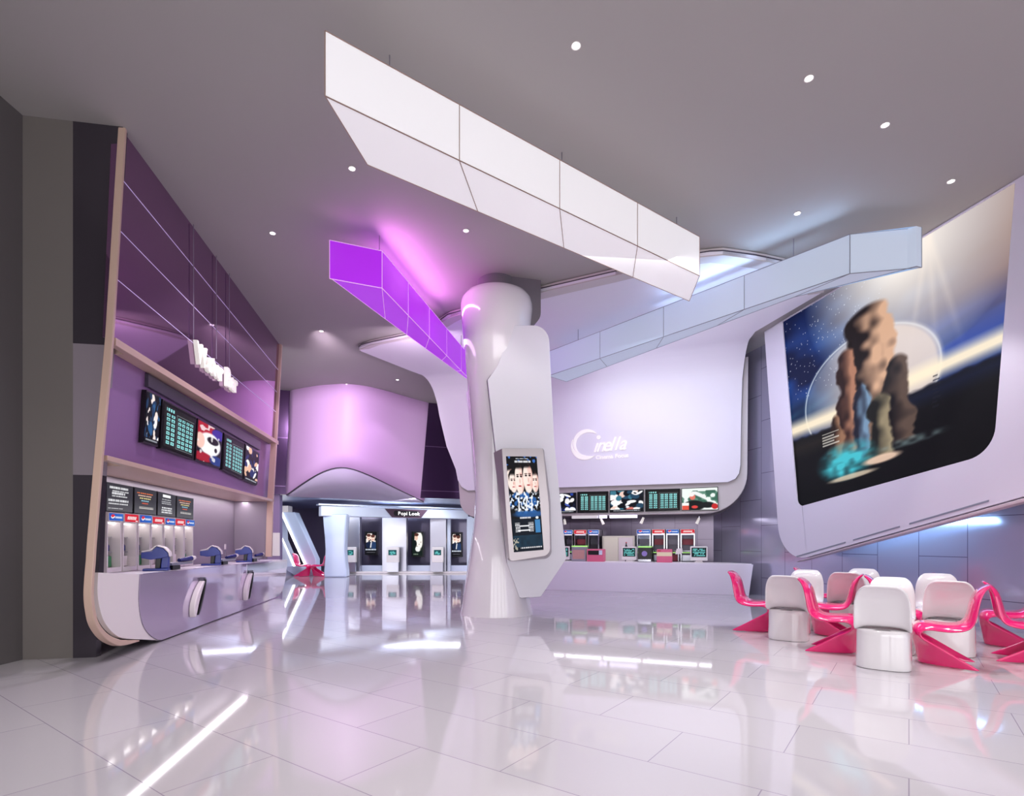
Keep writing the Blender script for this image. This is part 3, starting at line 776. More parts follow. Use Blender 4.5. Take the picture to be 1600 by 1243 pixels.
# back row of coolers behind the desk
def cooler(pl, name, label, u0, u1, vh0, vh1, vb, n, depth, blue, group, ztop=None, z0=None, body='darksteel', inside='maroon', seed=1, lower='lime', hh=None, glass='glass'):
    sa, zh1 = pl.px(u0, vh0, n); sb = pl.px(u1, vh0, n)[0]; zh0 = pl.px((u0 + u1) / 2, vh1, n)[1]
    if hh: zh1, zh0 = hh
    zb_ = z0 if z0 is not None else pl.px(u0, vb, n)[1]
    th = thing(name, label, 'cooler', pl.P((sa + sb) / 2, zb_, n - depth / 2), group)
    t = .025
    b = MB().prism(pl, [(sa, zb_), (sb, zb_), (sb, zh0), (sa, zh0)], n - .06, n, holes=[[(sa + t, zb_ + .06), (sb - t, zb_ + .06), (sb - t, zh0 - .01), (sa + t, zh0 - .01)]])
    b.build('door_frame', M['chrome' if body != 'white' else 'ivory'], th)
    b = MB().pbox(pl, sa, sa + .02, zb_, zh1, n - depth, n - .061); b.pbox(pl, sb - .02, sb, zb_, zh1, n - depth, n - .061)
    b.pbox(pl, sa + .02, sb - .02, zb_, zh1, n - depth, n - depth + .03); b.pbox(pl, sa + .02, sb - .02, zb_, zb_ + .05, n - depth + .03, n - .061)
    b.build('cabinet', M[body if body != 'white' else 'ivory'], th)
    hdr = MB().prism(pl, [(sa, zh0), (sb, zh0), (sb, zh1), (sa, zh1)], n - .06, n + .02).build('header', M['ivory'], th)
    q = [(sa + .008, zh1 - .008), (sb - .008, zh1 - .008), (sb - .008, zh0 + .008), (sa + .008, zh0 + .008)]
    picture('header_print', [pl.P(a, z, n + .023) for a, z in q], 48, 20, p_header(blue), M['screen'], hdr, seed)
    MB().pbox(pl, sa + .03, sb - .03, zh0 - .03, zh0 - .012, n - .1, n - .07).build('light_tube', M['softstrip'] if hh[0] < 1.7 and pl is CIN else M['strip'], th)
    for k, zz in enumerate((.38, .68)):
        MB().pbox(pl, sa + .025, sb - .025, zb_ + (zh0 - zb_) * zz, zb_ + (zh0 - zb_) * zz + .012, n - depth + .04, n - .1).build('shelf', M['chrome'], th)
    return th, sa, sb, zb_, zh0
g = 'coolers behind the cinema desk'
cl = [(880, 895, 1, 'first blue topped cooler behind the desk, beside the column wing'), (897, 916.4, 0, 'red topped cooler between two blue topped coolers near the column'),
      (918.4, 936, 1, 'blue topped cooler behind the pink box with a window'), (995, 1016.5, 1, 'pale blue topped cooler right of the beige panel'),
      (1019, 1038.7, 0, 'red topped cooler behind the striped pink box'), (1041, 1061, 1, 'blue topped cooler between the two right hand red topped coolers'),
      (1063.5, 1085.6, 0, 'red topped cooler at the right end of the back row')]
random.seed(4)
for k, (u0, u1, bl, lab) in enumerate(cl):
    th, sa, sb, z0, z1 = cooler(CIN, 'drinks_cooler', lab, u0, u1, 824, 830.5, 885, -1.28, .5, bl, g, z0=0.02, body='bluewhite' if k == 3 else 'darksteel', seed=k, hh=(1.62, 1.5))
    MB().pbox(CIN, sa + .03, sb - .03, .98, 1.0, -1.27, -1.25).build('light_strip', M['lime'], th)
    MB().pbox(CIN, sa + .04, sb - .04, 1.2, 1.36, -1.68, -1.5).build('cooler_content', M['maroon' if not bl else 'darksteel'], th)
    MB().pbox(CIN, sa + .04, sb - .04, .76, .92, -1.6, -1.4).build('cooler_content', M['maroon' if k % 2 else 'steel'], th)
s0 = CIN.px(938, 840, -1.28)[0]; s1 = CIN.px(993, 840, -1.28)[0]
th = thing('back_panel', 'beige glossy cabinet panel between the two rows of coolers', 'cabinet', CIN.P((s0 + s1) / 2, 0, -1.5))
MB().pbox(CIN, s0 + .03, s1 - .03, .0, 1.45, -1.8, -1.4).build('carcass', M['beige'], th, bevel=.02)
MB().pbox(CIN, s0 + .08, (s0 + s1) / 2 - .01, .06, 1.4, -1.399, -1.375).build('door', mat('beige_gloss', rgb(222, 216, 202), .15), th, bevel=.006)
MB().pbox(CIN, (s0 + s1) / 2 + .01, s1 - .08, .06, 1.4, -1.399, -1.375).build('door', mat('pinkish_gloss', rgb(220, 208, 214), .15), th, bevel=.006)
# small spots and light bars under the bulkhead
for k, (u, v0, v1, du, lab) in enumerate([(882, 811, 819, 1, 'small white spot under the bulkhead, hanging beside the column wing'), (939, 810, 818.7, 4, 'small white spot tilted right, left of the beige panel'), (1005.5, 808, 817.5, -4, 'small white spot tilted left over the pale blue cooler'), (1092.5, 809, 818, -4, 'small white spot tilted left at the right end under the bulkhead')]):
    a = CIN.px(u, v0, -.43); b_ = CIN.px(u + du, v1, -.43)
    th = thing('track_spot', lab, 'spotlight', CIN.P(a[0], 1.98, -.6), 'small spots under the bulkhead')
    MB().tube(CIN.P(a[0], 1.925, -.43), CIN.P(*a, -.43), .012).build('arm', M['chrome'], th)
    MB().tube(CIN.P(*a, -.43), CIN.P(*b_, -.43), .03, 12, .038).build('head', M['letters'], th)
for u0, u1, v, mm, lab in ((894, 934, 806.5, 'bx_white', 'grey white light bar under the bulkhead nearest the column'), (936.5, 948, 805.5, 'softstrip', 'short light bar in the middle under the bulkhead'), (953, 995.5, 804.5, 'softstrip', 'lavender light bar under the bulkhead above the middle monitor')):
    a = CIN.px(u0, v, -.3); b_ = CIN.px(u1, v, -.3)
    th = thing('light_bar', lab, 'light', CIN.P((a[0] + b_[0]) / 2, 1.98, -.3), 'light bars under the bulkhead')
    MB().pbox(CIN, a[0], b_[0], 1.905, 1.978, -.36, -.24).build('diffuser', M[mm], th)
    MB().pbox(CIN, a[0] - .01, b_[0] + .01, 1.96, 1.979, -.4, -.361).build('mounting_rail', M['grey'], th)

# ------------------------------------------------------------------ big film board on the right
bd = thing('billboard', 'huge slanted white framed film billboard on the right wall', 'billboard', BRD.P(3, .9, 0))
p_tl = BRD.px(1195, 520); p_l = BRD.px(1214, 800); p_b0 = BRD.px(1240, 876); p_b1 = BRD.px(1600, 775)
# meeting point of the left and the lower edge
def meet(a, b_, c, d):
    a, b_, c, d = map(Vector, (a, b_, c, d)); r = b_ - a; s = d - c
    t = ((c.x - a.x) * s.y - (c.y - a.y) * s.x) / (r.x * s.y - r.y * s.x); return a + r * t
cor = meet(p_tl, p_l, p_b0, p_b1); sl = (p_b1[1] - p_b0[1]) / (p_b1[0] - p_b0[0])
SE = 6.9
outer = roundpoly([(p_tl[0] - .02, CEIL - .005), (cor.x, cor.y), (SE, p_b0[1] + sl * (SE - p_b0[0])), (SE, CEIL - .005)], [0, .75, 0, 0], 14)
pic = [BRD.px(*q) for q in ((1222, 500), (1586, 280), (1552, 707), (1246, 792))]
hole = roundpoly([pic[0], pic[3], pic[2], pic[1]], [.0, .16, .42, 0], 10)
hole = [(a, min(z, CEIL - .03)) for a, z in hole]
M['board'] = mat('board_white', rgb(222, 216, 230), .4)
M['lip'] = mat('mauve_lip', rgb(200, 180, 190), .35)
MB().prism(BRD, outer, -.03, .0, holes=[hole]).build('frame', M['board'], bd, bevel=.004)
MB().prism(BRD, [(a, z) for a, z in outer], -.2, -.08).build('body', M['board'], bd)
sp = [(p_b0[0] + t * (SE - .4 - p_b0[0]), p_b0[1] - .025 + sl * t * (SE - .4 - p_b0[0])) for t in (0.02, 1)]
MB().prism(BRD, [sp[0], (sp[1][0], sp[1][1]), (sp[1][0], sp[1][1] - .06), (sp[0][0], sp[0][1] - .02)], -.12, .02).build('lower_lip', M['lip'], bd, bevel=.01)
for t0, t1 in ((.02, .32), (.36, .58), (.62, .9)):
    q = [(p_b0[0] + t * (p_b1[0] - p_b0[0]) * 1.0, p_b0[1] + sl * t * (p_b1[0] - p_b0[0])) for t in (t0, t1)]
    MB().prism(BRD, [(q[0][0], q[0][1] + .06), (q[1][0], q[1][1] + .06), (q[1][0], q[1][1] + .085), (q[0][0], q[0][1] + .085)], .0005, .006).build('slot', M['tr_grey'], bd)
ex = [(pic[0][0] - .05, pic[0][1] + .05), (pic[1][0] + .05, pic[1][1] + .0), (pic[2][0] + .05, pic[2][1] - .05), (pic[3][0] - .05, pic[3][1] - .05)]
picture('poster', [BRD.P(a, min(z, CEIL - .01), -.05) for a, z in ex], 380, 300, p_space, M['poster'], bd, 11)

# ------------------------------------------------------------------ hanging light boxes
def lightbox(label, name, front, offs, m, trim, seams, wires, wpos, offend=None):
    """front: plan points of the front edge (x,y); offs: plan offset of the back edge per point; z from ZB to ZT"""
    ZT, ZB = 5.6, 5.05
    x, y = front[0]
    th = thing(name, label, 'pendant light', (x, y, ZB), 'hanging light boxes')
    N = len(front)
    fr = [Vector((a, b_, 0)) for a, b_ in front]; bk_ = [Vector((a + o_[0], b_ + o_[1], 0)) for (a, b_), o_ in zip(front, offs)]
    for i in range(N - 1):
        q = [fr[i], fr[i + 1], bk_[i + 1], bk_[i]]
        lo = [p + Vector((0, 0, ZB)) for p in q]; hi = [p + Vector((0, 0, ZT)) for p in q]
        n_ = seams[i] + 1
        for k in range(n_):
            f0, f1 = k / n_, (k + 1) / n_
            L = lambda a, b_, f: a + (b_ - a) * f
            MB().hexa([L(lo[0], lo[1], f0), L(lo[0], lo[1], f1), L(lo[3], lo[2], f1), L(lo[3], lo[2], f0), L(hi[0], hi[1], f0), L(hi[0], hi[1], f1), L(hi[3], hi[2], f1), L(hi[3], hi[2], f0)]).build('light_panel', m, th)
    # trims along edges and joints
    tb = .006
    def rail(a, b_): MB().path([a, b_], tb, 4).build('edge_trim', trim, th)
    up = Vector((0, 0, 1))
    for i in range(N - 1):
        for z in (ZT, ZB): rail(fr[i] + up * z, fr[i + 1] + up * z)
        rail(bk_[i] + up * ZB, bk_[i + 1] + up * ZB)
        n_ = seams[i] + 1
        for k in range(0 if i == 0 else 1, n_ + 1):
            p = fr[i] + (fr[i + 1] - fr[i]) * (k / n_); q = bk_[i] + (bk_[i + 1] - bk_[i]) * (k / n_)
            rail(p + up * ZB, p + up * ZT); rail(p + up * ZB, q + up * ZB)
    for p in wpos: MB().tube((p[0], p[1], ZT), (p[0], p[1], CEIL - .003 if p[1] < 9 else 5.83), .006, 6).build('suspension_wire', M['wire'], th)
    return th
def ct(u, v): p = ceil_pt(u, v, 5.6); return (p.x, p.y)
def cb(u, v): p = ceil_pt(u, v, 5.05); return (p.x, p.y)
wf = [ct(508, 48), ct(1093, 370)]
wo_ = [(cb(574, 257)[0] - wf[0][0], cb(574, 257)[1] - wf[0][1]), (cb(1077, 470)[0] - wf[1][0], cb(1077, 470)[1] - wf[1][1])]
lerp = lambda a, b_, t: (a[0] + (b_[0] - a[0]) * t, a[1] + (b_[1] - a[1]) * t)
wm = lambda t: (lerp(wf[0], wf[1], t)[0] + .06, lerp(wf[0], wf[1], t)[1] + .4)
lightbox('long bright white hanging light box, largest and nearest', 'light_box', wf, wo_, M['bx_white'], M['tr_gold'], [3], 0, [wm(.08), wm(.5), wm(.92)])
pf = [ct(515, 375), ct(597, 392), ct(740, 563)]
po = [(cb(519, 436)[0] - pf[0][0], cb(519, 436)[1] - pf[0][1]), (cb(602, 498)[0] - pf[1][0], cb(602, 498)[1] - pf[1][1]), (cb(733, 594)[0] - pf[2][0], cb(733, 594)[1] - pf[2][1])]
lightbox('saturated purple hanging light box with a bend, left of the column', 'light_box', pf, po, M['bx_purple'], M['tr_pink'], [0, 4], 0, [(pf[1][0] - .1, pf[1][1] + .25), lerp(pf[1], pf[2], .8)])
bf = [ct(1440, 355), ct(1328, 366), ct(857, 549)]
bo_ = [(cb(1432, 416)[0] - bf[0][0], cb(1432, 416)[1] - bf[0][1]), (cb(1240, 464)[0] - bf[1][0], cb(1240, 464)[1] - bf[1][1]), (cb(885, 596)[0] - bf[2][0], cb(885, 596)[1] - bf[2][1])]
lightbox('pale blue hanging light box with a bend, before the billboard', 'light_box', bf, bo_, M['bx_blue'], M['tr_grey'], [0, 3], 0, [(lerp(bf[1], bf[2], .1)[0], lerp(bf[1], bf[2], .1)[1] + .3), lerp(bf[1], bf[2], .85)])

# ------------------------------------------------------------------ downlights
dls = [(900, 71, 'downlight nearest the viewer, right of the white light box'), (1264, 122, 'downlight second from the front on the right ceiling'), (1383, 195, 'downlight third from the front on the right ceiling'),
       (1486, 283, 'downlight closest to the top edge of the billboard'), (1246, 333, 'downlight in front of the pale blue light box'), (728, 360, 'downlight between the white and the purple light boxes'),
       (550, 263, 'downlight at the left end of the white light box'), (426, 364, 'downlight over the bar side, left of the purple box'), (502, 517, 'small downlight left of the canopy tip'),
       (542, 600, 'small far downlight just above the lilac drum'), (621, 593, 'small far downlight under the canopy curve')]
for u, v, lab in dls:
    p = ceil_pt(u, v)
    th = thing('downlight', lab, 'downlight', (p.x, p.y, CEIL), 'ceiling downlights')
    MB().lathe((p.x, p.y), [(.036, CEIL - .004), (.046, CEIL - .008), (.046, CEIL - .001), (.036, CEIL - .001)], 24, caps=False).build('trim_ring', M['ivory'], th)
    MB().lathe((p.x, p.y), [(.035, CEIL - .006), (.035, CEIL - .001)], 24).build('lens', M['lens'], th)

# ------------------------------------------------------------------ the drinks bar on the left
br = thing('drinks_bar', 'tall purple drinks bar front in a leaning tan frame, left wall', 'bar', BAR.P(3, 0, -.3))
def bz(s): return .945 - .0125 * s                    # worktop height along the bar
def bpoly(pts, n=0.0): return BAR.pxs(pts, n)
tl, tr = BAR.px(192, 198), BAR.px(440, 540)
cl_, cr_ = BAR.px(150, 893), BAR.px(424, 790)
# tan frame: left upright, rounded foot, right upright, one strip
def ribbon(pts, w, n0, n1, closed=False):
    vs = []; fs = []; N = len(pts)
    P = [Vector(p) for p in pts]
    for i in range(N):
        t = (P[min(i + 1, N - 1)] - P[max(i - 1, 0)]).normalized(); nn = Vector((-t.y, t.x))
        w_ = w[i] if isinstance(w, list) else w
        for a, n in ((0, n0), (0, n1), (w_, n1), (w_, n0)):
            q = P[i] + nn * a; vs.append(BAR.P(q.x, q.y, n))
    for i in range(N - 1):
        a, c = i * 4, i * 4 + 4
        for k in range(4): fs.append((a + k, a + (k + 1) % 4, c + (k + 1) % 4, c + k))
    fs += [(0, 1, 2, 3), tuple(len(vs) - 4 + k for k in (3, 2, 1, 0))]
    return MB().add(vs, fs)
def curve_pts(P, n=6):
    P = [Vector(p) for p in P]; out = []
    for k in range(len(P) - 1):
        a, b_, c, d = P[max(k - 1, 0)], P[k], P[k + 1], P[min(k + 2, len(P) - 1)]
        for q in range(n):
            t = q / n
            out.append(.5 * ((2 * b_) + (c - a) * t + (2 * a - 5 * b_ + 4 * c - d) * t * t + (3 * b_ - a - 3 * c + d) * t ** 3))
    return out + [P[-1]]
lp = [(tl[0], CEIL - .002)] + [BAR.px(u, v, .03) for u, v in ((176.5, 527), (160, 712), (148.5, 850))] + [tuple(p) for p in curve_pts([BAR.px(u, v, .03) for u, v in ((147, 875), (144.5, 905), (143.5, 930), (145.5, 952), (151, 976), (165.5, 997), (184, 1007.5), (197, 1007.5), (219, 1001.5))], 5)]
NW = len(lp)
ribbon(lp, [float(np.interp(k, [0, 3, NW * .55, NW * .75, NW - 6, NW - 1], [.04, .045, .055, .07, .06, .012])) for k in range(NW)], -.05, .025).build('frame_left', M['tan'], br, bevel=.006)
rp = [(tr[0], CEIL - .002), BAR.px(432, 690), BAR.px(426, 790), (BAR.px(424, 870)[0], .95)]
ribbon(rp, -.09, -.1, .02).build('frame_right', M['tan'], br)
fq = bpoly([(193, 200), (440, 541), (432, 688), (179, 527)])
fq[0] = (fq[0][0] + .0, CEIL - .003); fq[1] = (fq[1][0], CEIL - .003)
MB().prism(BAR, fq, -.12, -.03).build('fascia', M['fascia'], br)
for (u0, v0), (u1, v1) in (((193, 283), (438, 582)), ((188, 361), (434, 614)), ((183.5, 437), (433, 645))):
    a = BAR.px(u0, v0, -.03); b_ = BAR.px(u1, v1, -.03)
    MB().path([BAR.P(*a, -.028), BAR.P(*b_, -.028)], .0045, 4).build('light_line', M['line'], br)
def ledge(pts, h, depth, name):
    a, b_ = BAR.px(*pts[0]), BAR.px(*pts[1])
    pl = [(a[0], .02), (b_[0] + .05, .02), (b_[0] + .05, -depth), (.14, -depth), (.14, -.06), (a[0], -.06)]
    zz = lambda q: a[1] + (b_[1] - a[1]) * (q - a[0]) / (b_[0] - a[0])
    MB().slab([BAR.P(q, zz(q), n) for q, n in pl], (0, 0, -h)).build(name, M['tan'], br, bevel=.004)
    return a, b_
ledge(((178, 527), (433, 688)), .085, .20, 'upper_ledge')
ledge(((165, 711), (426, 780)), .055, .78, 'lower_ledge')
mq = bpoly([(179, 530), (432, 690), (428, 780), (165, 714)], -.16)
mq = [(mq[0][0] - .05, mq[0][1]), (mq[1][0], mq[1][1]), (mq[2][0], mq[2][1]), (mq[3][0] - .05, mq[3][1])]
MB().prism(BAR, mq, -.24, -.16).build('middle_panel', M['midpanel'], br)
sq = bpoly([(230, 583), (406, 690), (406, 703), (230, 603)], -.13)
MB().prism(BAR, sq, -.158, -.115).build('screen_rail', M['darksteel'], br)
# niche behind the counter
nb0 = .16; nb1 = BAR.px(424, 860)[0] + .05
MB().prism(BAR, [(nb0, 0), (nb1, 0), (nb1, 2.3), (nb0, 2.3)], -.95, -.78).build('niche_back', M['niche'], br)
MB().pbox(BAR, nb1 - .05, nb1, .9, 2.2, -.775, -.1).build('niche_end', M['niche'], br)
a = BAR.px(210, 760, -.7)
MB().pbox(BAR, .2, nb1 - .3, 2.18, 2.2, -.74, -.68).build('light_strip', M['strip'], br)

# screens in the middle panel
g = 'screens over the drinks bar'
S = [([(229, 608.6), (251.6, 619.5), (246.5, 698), (223.8, 690.7)], p_collage(((12, 16, 24), (250, 246, 244), (40, 90, 140), (246, 230, 224), (14, 16, 22), (30, 56, 90))), 'film still screen in white and blue, nearest on the bar front', 40, 70, 2),
     ([(254.5, 623), (306.9, 651), (302.3, 718.5), (250.9, 700.4)], p_table, 'large teal timetable screen on the bar front', 120, 90, 1),
     ([(309.3, 653), (348, 673.8), (343.8, 731.7), (305.2, 718.5)], p_helmet, 'red, white and blue film still screen between two bar timetables', 70, 60, 3),
     ([(350.6, 675.4), (382, 691.5), (378.8, 748.6), (347.4, 733.4)], p_table, 'smaller far teal timetable screen on the bar front', 110, 90, 1),
     ([(383.5, 692.5), (405.4, 707.6), (401.8, 758.3), (380.3, 749)], p_collage(((16, 16, 22), (250, 246, 246), (30, 46, 100), (236, 190, 160), (14, 16, 30))), 'dark film still screen at the far end of the bar front', 50, 60, 6)]
for pts, fn, lab, nx, ny, sd in S: screen('bar_screen', lab, BAR, pts, fn, -.10, .055, g, nx, ny, sd)

# the counter
ctr = thing('bar_counter', 'white bar counter with a lavender mirror front and rounded lower corners', 'counter', BAR.P(3, 0, -.2))
cpt = [BAR.px(152, 894), BAR.px(218, 896.7), BAR.px(448, 873.7)]
zl = lambda s: cpt[1][1] + (cpt[2][1] - cpt[1][1]) * (s - cpt[1][0]) / (cpt[2][0] - cpt[1][0])
ge = [tuple(p) for p in curve_pts([BAR.px(u, v) for u, v in [(217.6, 897), (216, 936.6), (220, 969), (228.6, 987), (241, 997.5), (251, 1000)]], 4)]
fl = [tuple(p) for p in curve_pts([BAR.px(u, v) for u, v in ((153.5, 894), (152.5, 928), (157.5, 956), (166, 976), (183, 993), (200, 997.5), (226, 998.5))], 4)] + ge[::-1]
MB().prism(BAR, fl, -.05, .0).build('front_panel', M['ivory'], ctr)
gl = [(a + .012, z) for a, z in ge] + [(cpt[2][0] - 1.3, .015)] + [tuple(p) for p in curve_pts([(cpt[2][0] - .9, .02), (cpt[2][0] - .45, .12), (cpt[2][0] - .16, .38), (cpt[2][0] - .03, .66), cpt[2]], 4)]
MB().prism(BAR, gl, -.045, .008).build('glass_panel', M['mirror_lav'], ctr)
MB().slab([BAR.P(q, zl(q), n) for q, n in [(cpt[0][0] + .05, -.052), (cpt[1][0], -.052), (cpt[2][0], -.052), (cpt[2][0], -.75), (.14, -.75), (.14, -.09), (cpt[0][0] + .05, -.09)]], (0, 0, -.03)).build('worktop', M['white'], ctr)
a0 = BAR.px(385, 890); a1 = BAR.px(447, 876)
MB().prism(BAR, [(a0[0], zl(a0[0]) - .03), (cpt[2][0] - .01, zl(cpt[2][0]) - .03), (cpt[2][0] - .01, zl(cpt[2][0]) - .2), (a0[0], zl(a0[0]) - .2)], .009, .014).build('chrome_band', M['chrome'], ctr)
for (ut, vt), (ub, vb) in (((315, 907), (303, 963)), ((391, 895), (384.5, 937))):
    p0 = Vector(BAR.px(ut, vt, .05)); p1 = Vector(BAR.px(ub, vb, .05))
    H = p0.y - p1.y
    out = []
    for k in range(13):
        f = k / 12; q = p0 + (p1 - p0) * f
        out.append((q.x - .16 * math.sin(math.pi * min(1, f * .9)) ** .8, q.y))
    inn = [(x + .05 + .10 * math.sin(math.pi * k / 12) ** .7, z) for k, (x, z) in enumerate(out)]
    hd = MB().prism(BAR, out + inn[::-1], .01, .09).build('handle', M['ivory'], ctr, bevel=.012)
    st = []
    for k in range(13):
        f = k / 12; q = p0 + (p1 - p0) * f
        st.append((q.x + .03 + .03 * math.sin(math.pi * f), q.y + .02))
    MB().prism(BAR, st + [(x + .045, z) for x, z in st][::-1], .02, .10).build('grip', M['black'], hd, bevel=.006)
    MB().prism(BAR, [(p0.x - .0, p0.y - .01), (p0.x + .08, p0.y - .01), (p0.x + .08, p0.y + .05), (p0.x, p0.y + .05)], .02, .08).build('handle_cap', M['darksteel'], hd)

# menu boards and coolers at the near end
g = 'menu boards over the bar coolers'
NB = -.52
mb_ = [([(165.4, 752), (208, 760), (207, 801.5), (165, 798.6)], 0, 'dark menu board with white lines, nearest over the bar coolers'), ([(209.3, 760), (244.7, 767), (244, 805), (208.8, 801.8)], 1, 'menu board with orange and cream lines, second from the frame'),
       ([(246, 767), (274.6, 773.7), (274, 808), (245.3, 805)], 2, 'menu board with a white block heading, third from the frame'), ([(275.8, 774), (302.5, 778.6), (301.9, 811.4), (275.2, 808)], 1, 'menu board with orange lines at the far end of the four')]
for pts, kd, lab in mb_:
    o = screen('menu_board', lab, BAR, pts, p_menu(kd), NB, .06, g, 60, 50, kd); o['category'] = 'menu board'
g = 'coolers behind the drinks bar'
hs = [(167, 190, 801, 814, 1, 'blue topped glass cooler nearest the tan frame'), (192, 214, 802.4, 816, 0, 'nearest red topped glass cooler on the bar'), (215.6, 235, 804, 817, 1, 'second blue topped glass cooler, left of the near drink machine'),
      (236, 254.5, 807, 818.5, 0, 'red topped glass cooler straight behind the near drink machine'), (256, 271.6, 809, 820, 1, 'third blue topped glass cooler from the tan frame'), (272, 287.4, 810, 821, 0, 'farthest red topped glass cooler on the bar'),
      (288, 302, 811.4, 821.7, 1, 'farthest blue topped glass cooler at the end of the row')]
for k, (u0, u1, v0, v1, bl, lab) in enumerate(hs):
    sa, zh1 = BAR.px((u0 + u1) / 2, (v0 * 1.0), NB); zh0 = BAR.px((u0 + u1) / 2, v1, NB)[1]
    s_m = BAR.px((u0 + u1) / 2, v0, NB)[0]
    th, sa, sb, z0, z1 = cooler(BAR, 'drinks_cooler', lab, u0, u1, v0, v1, 890, NB, .24, bl, g, z0=zl(BAR.px(u0, v0, NB)[0]) + .004, body='white', seed=10 + k, hh=(zh1 + .0, zh0))
    h = z1 - z0
    MB().pbox(BAR, sa + .04, sb - .04, z0 + .065, z0 + .2, NB - .17, NB - .1).build('cooler_content', M['green' if k % 2 == 0 else 'ivory'], th)  # coloured blocks stand in for counter reflections in the door glass
    if k in (0, 1, 2, 4, 5):
        ds = (sa + sb) / 2
        MB().lathe(BAR.P(ds, 0, NB - .14), [(.06, z0 + h * .38 + .013), (.075, z0 + h * .38 + .03), (.075, z0 + h * .38 + .09), (.05, z0 + h * .38 + .13), (.015, z0 + h * .38 + .145)], 20).build('cooler_content', M['navy'], th)  # navy dome likewise stands in for a reflection
    if k > 4:
        for q in range(3): MB().pbox(BAR, sa + .04 + q * .05, sa + .075 + q * .05, z0 + h * .7, z0 + h * .7 + .09, NB - .17, NB - .12).build('cooler_content', M['red' if q % 2 else 'ivory'], th)

# drink machines on the counter
def machine(u, v, n, label):
    s, z = BAR.px(u, v, n); z = zl(s - .24) + .003
    th = thing('drink_machine', label, 'drink machine', BAR.P(s, z, n), 'blue drink machines on the bar counter')
    o_ = BAR.P(s, 0, n); q = math.radians(14)
    ax = (BAR.n[0] * math.cos(q) - BAR.n[1] * math.sin(q), BAR.n[0] * math.sin(q) + BAR.n[1] * math.cos(q))
    MP = Plane(o_.x, o_.y, ax[0], ax[1], ax[1], -ax[0])
    w = .085
    P = lambda pts: [(a, z + b_) for a, b_ in pts]
    MB().prism(MP, roundpoly(P([(-.17, 0), (.13, 0), (.13, .03), (-.16, .03)]), .008, 3), -w, w).build('base', M['blue'], th, bevel=.005)
    MB().prism(MP, P([(.035, .03), (.13, .03), (.135, .2), (.05, .18)]), -w * .6, w * .6).build('column', M['blue'], th, bevel=.01)
    MB().prism(MP, P([(-.03, .03), (.03, .03), (.045, .18), (-.02, .18)]), -w * .5, w * .5).build('nozzle', M['black'], th, bevel=.008)
    hdp = roundpoly(P([(-.18, .17), (-.07, .15), (.04, .165), (.135, .19), (.125, .24), (.075, .30), (.0, .325), (-.06, .262), (-.18, .245)]), .012, 3)
    hd_ = MB().prism(MP, hdp, -w, w).build('head', M['blue'], th, bevel=.008)
    hood = P([(-.01, .330), (.078, .304), (.13, .242), (.14, .188), (.155, .192), (.145, .252), (.09, .318), (-.002, .344)])
    MB().prism(MP, hood, -w - .006, w + .006).build('hood', M['ivory'], hd_, bevel=.006)
    MB().prism(MP, P([(-.178, .249), (-.066, .266), (-.006, .33), (-.02, .336), (-.08, .285), (-.178, .262)]), -w * .8, w * .8).build('visor', M['ivory'], hd_, bevel=.004)
    Q = lambda pts: [(s + a, z + b_) for a, b_ in pts]
    m0 = n + .06
    MB().prism(BAR, Q([(.16, .0), (.40, .0), (.40, .06), (.16, .06)]), m0 - .1, m0 + .06).build('drawer', M['black'], th, bevel=.005)
    MB().prism(BAR, roundpoly(Q([(.14, .062), (.80, .062), (.86, .09), (.14, .1)]), .01, 3), m0 - .1, m0 + .06).build('tray', M['steel'], th, bevel=.008)
    MB().tube(BAR.P(s + .5, z + .12, m0), BAR.P(s + .78, z + .14, m0 + .05), .028, 12, .04).build('lever', M['navy'], th)
    MB().tube(BAR.P(s + .785, z + .14, m0 + .05), BAR.P(s + .88, z + .148, m0 + .06), .045, 12, .03).build('lever_cap', M['ivory'], th)
    return s, z
machine(247, 887, -.2, 'blue and white drink machine in front of the coolers, nearest of three')
machine(332, 880, -.24, 'middle blue and white drink machine on the bar counter')
machine(383, 875, -.28, 'blue and white drink machine farthest along the counter')
for u, v, lab in ((352, 879, 'tiny white card on a thin rod between middle and far drink machines'), (403, 875, 'tiny white card on a thin rod beside the far end of the bar counter')):
    s, z = BAR.px(u, v, -.45); z = zl(s - .1) + .002
    th = thing('card_holder', lab, 'card holder', BAR.P(s, z, -.45), 'card holders on the bar counter')
    MB().tube(BAR.P(s, z, -.45), BAR.P(s, z + .27, -.45), .006, 8).build('rod', M['chrome'], th)
    MB().lathe(BAR.P(s, 0, -.45), [(.05, z + .002), (.05, z + .012), (.01, z + .018)], 16).build('foot', M['chrome'], th)
    MB().pbox(BAR, s - .035, s + .035, z + .27, z + .37, -.456, -.444).build('card', M['ivory'], th)

# hanging bar letters
sg = thing('hanging_sign', 'lit white Water Bar letters hung on wires before the purple fascia', 'sign', BAR.P(3, 4, .12))
sA = BAR.px(304, 563, .0)
x_end = letter_meshes('Water Bar', BAR, sA[0], 3.965, .45, -.022, .03, M['letters'], sg, bold=.010, gap=.03, squash=.80)
for f in (-.02, .47, .8):
    s = sA[0] + (x_end - sA[0]) * f
    MB().tube(BAR.P(s, 4.28, .0), BAR.P(s, CEIL - .002, .0), .006, 6).build('suspension_wire', M['wire'], sg)

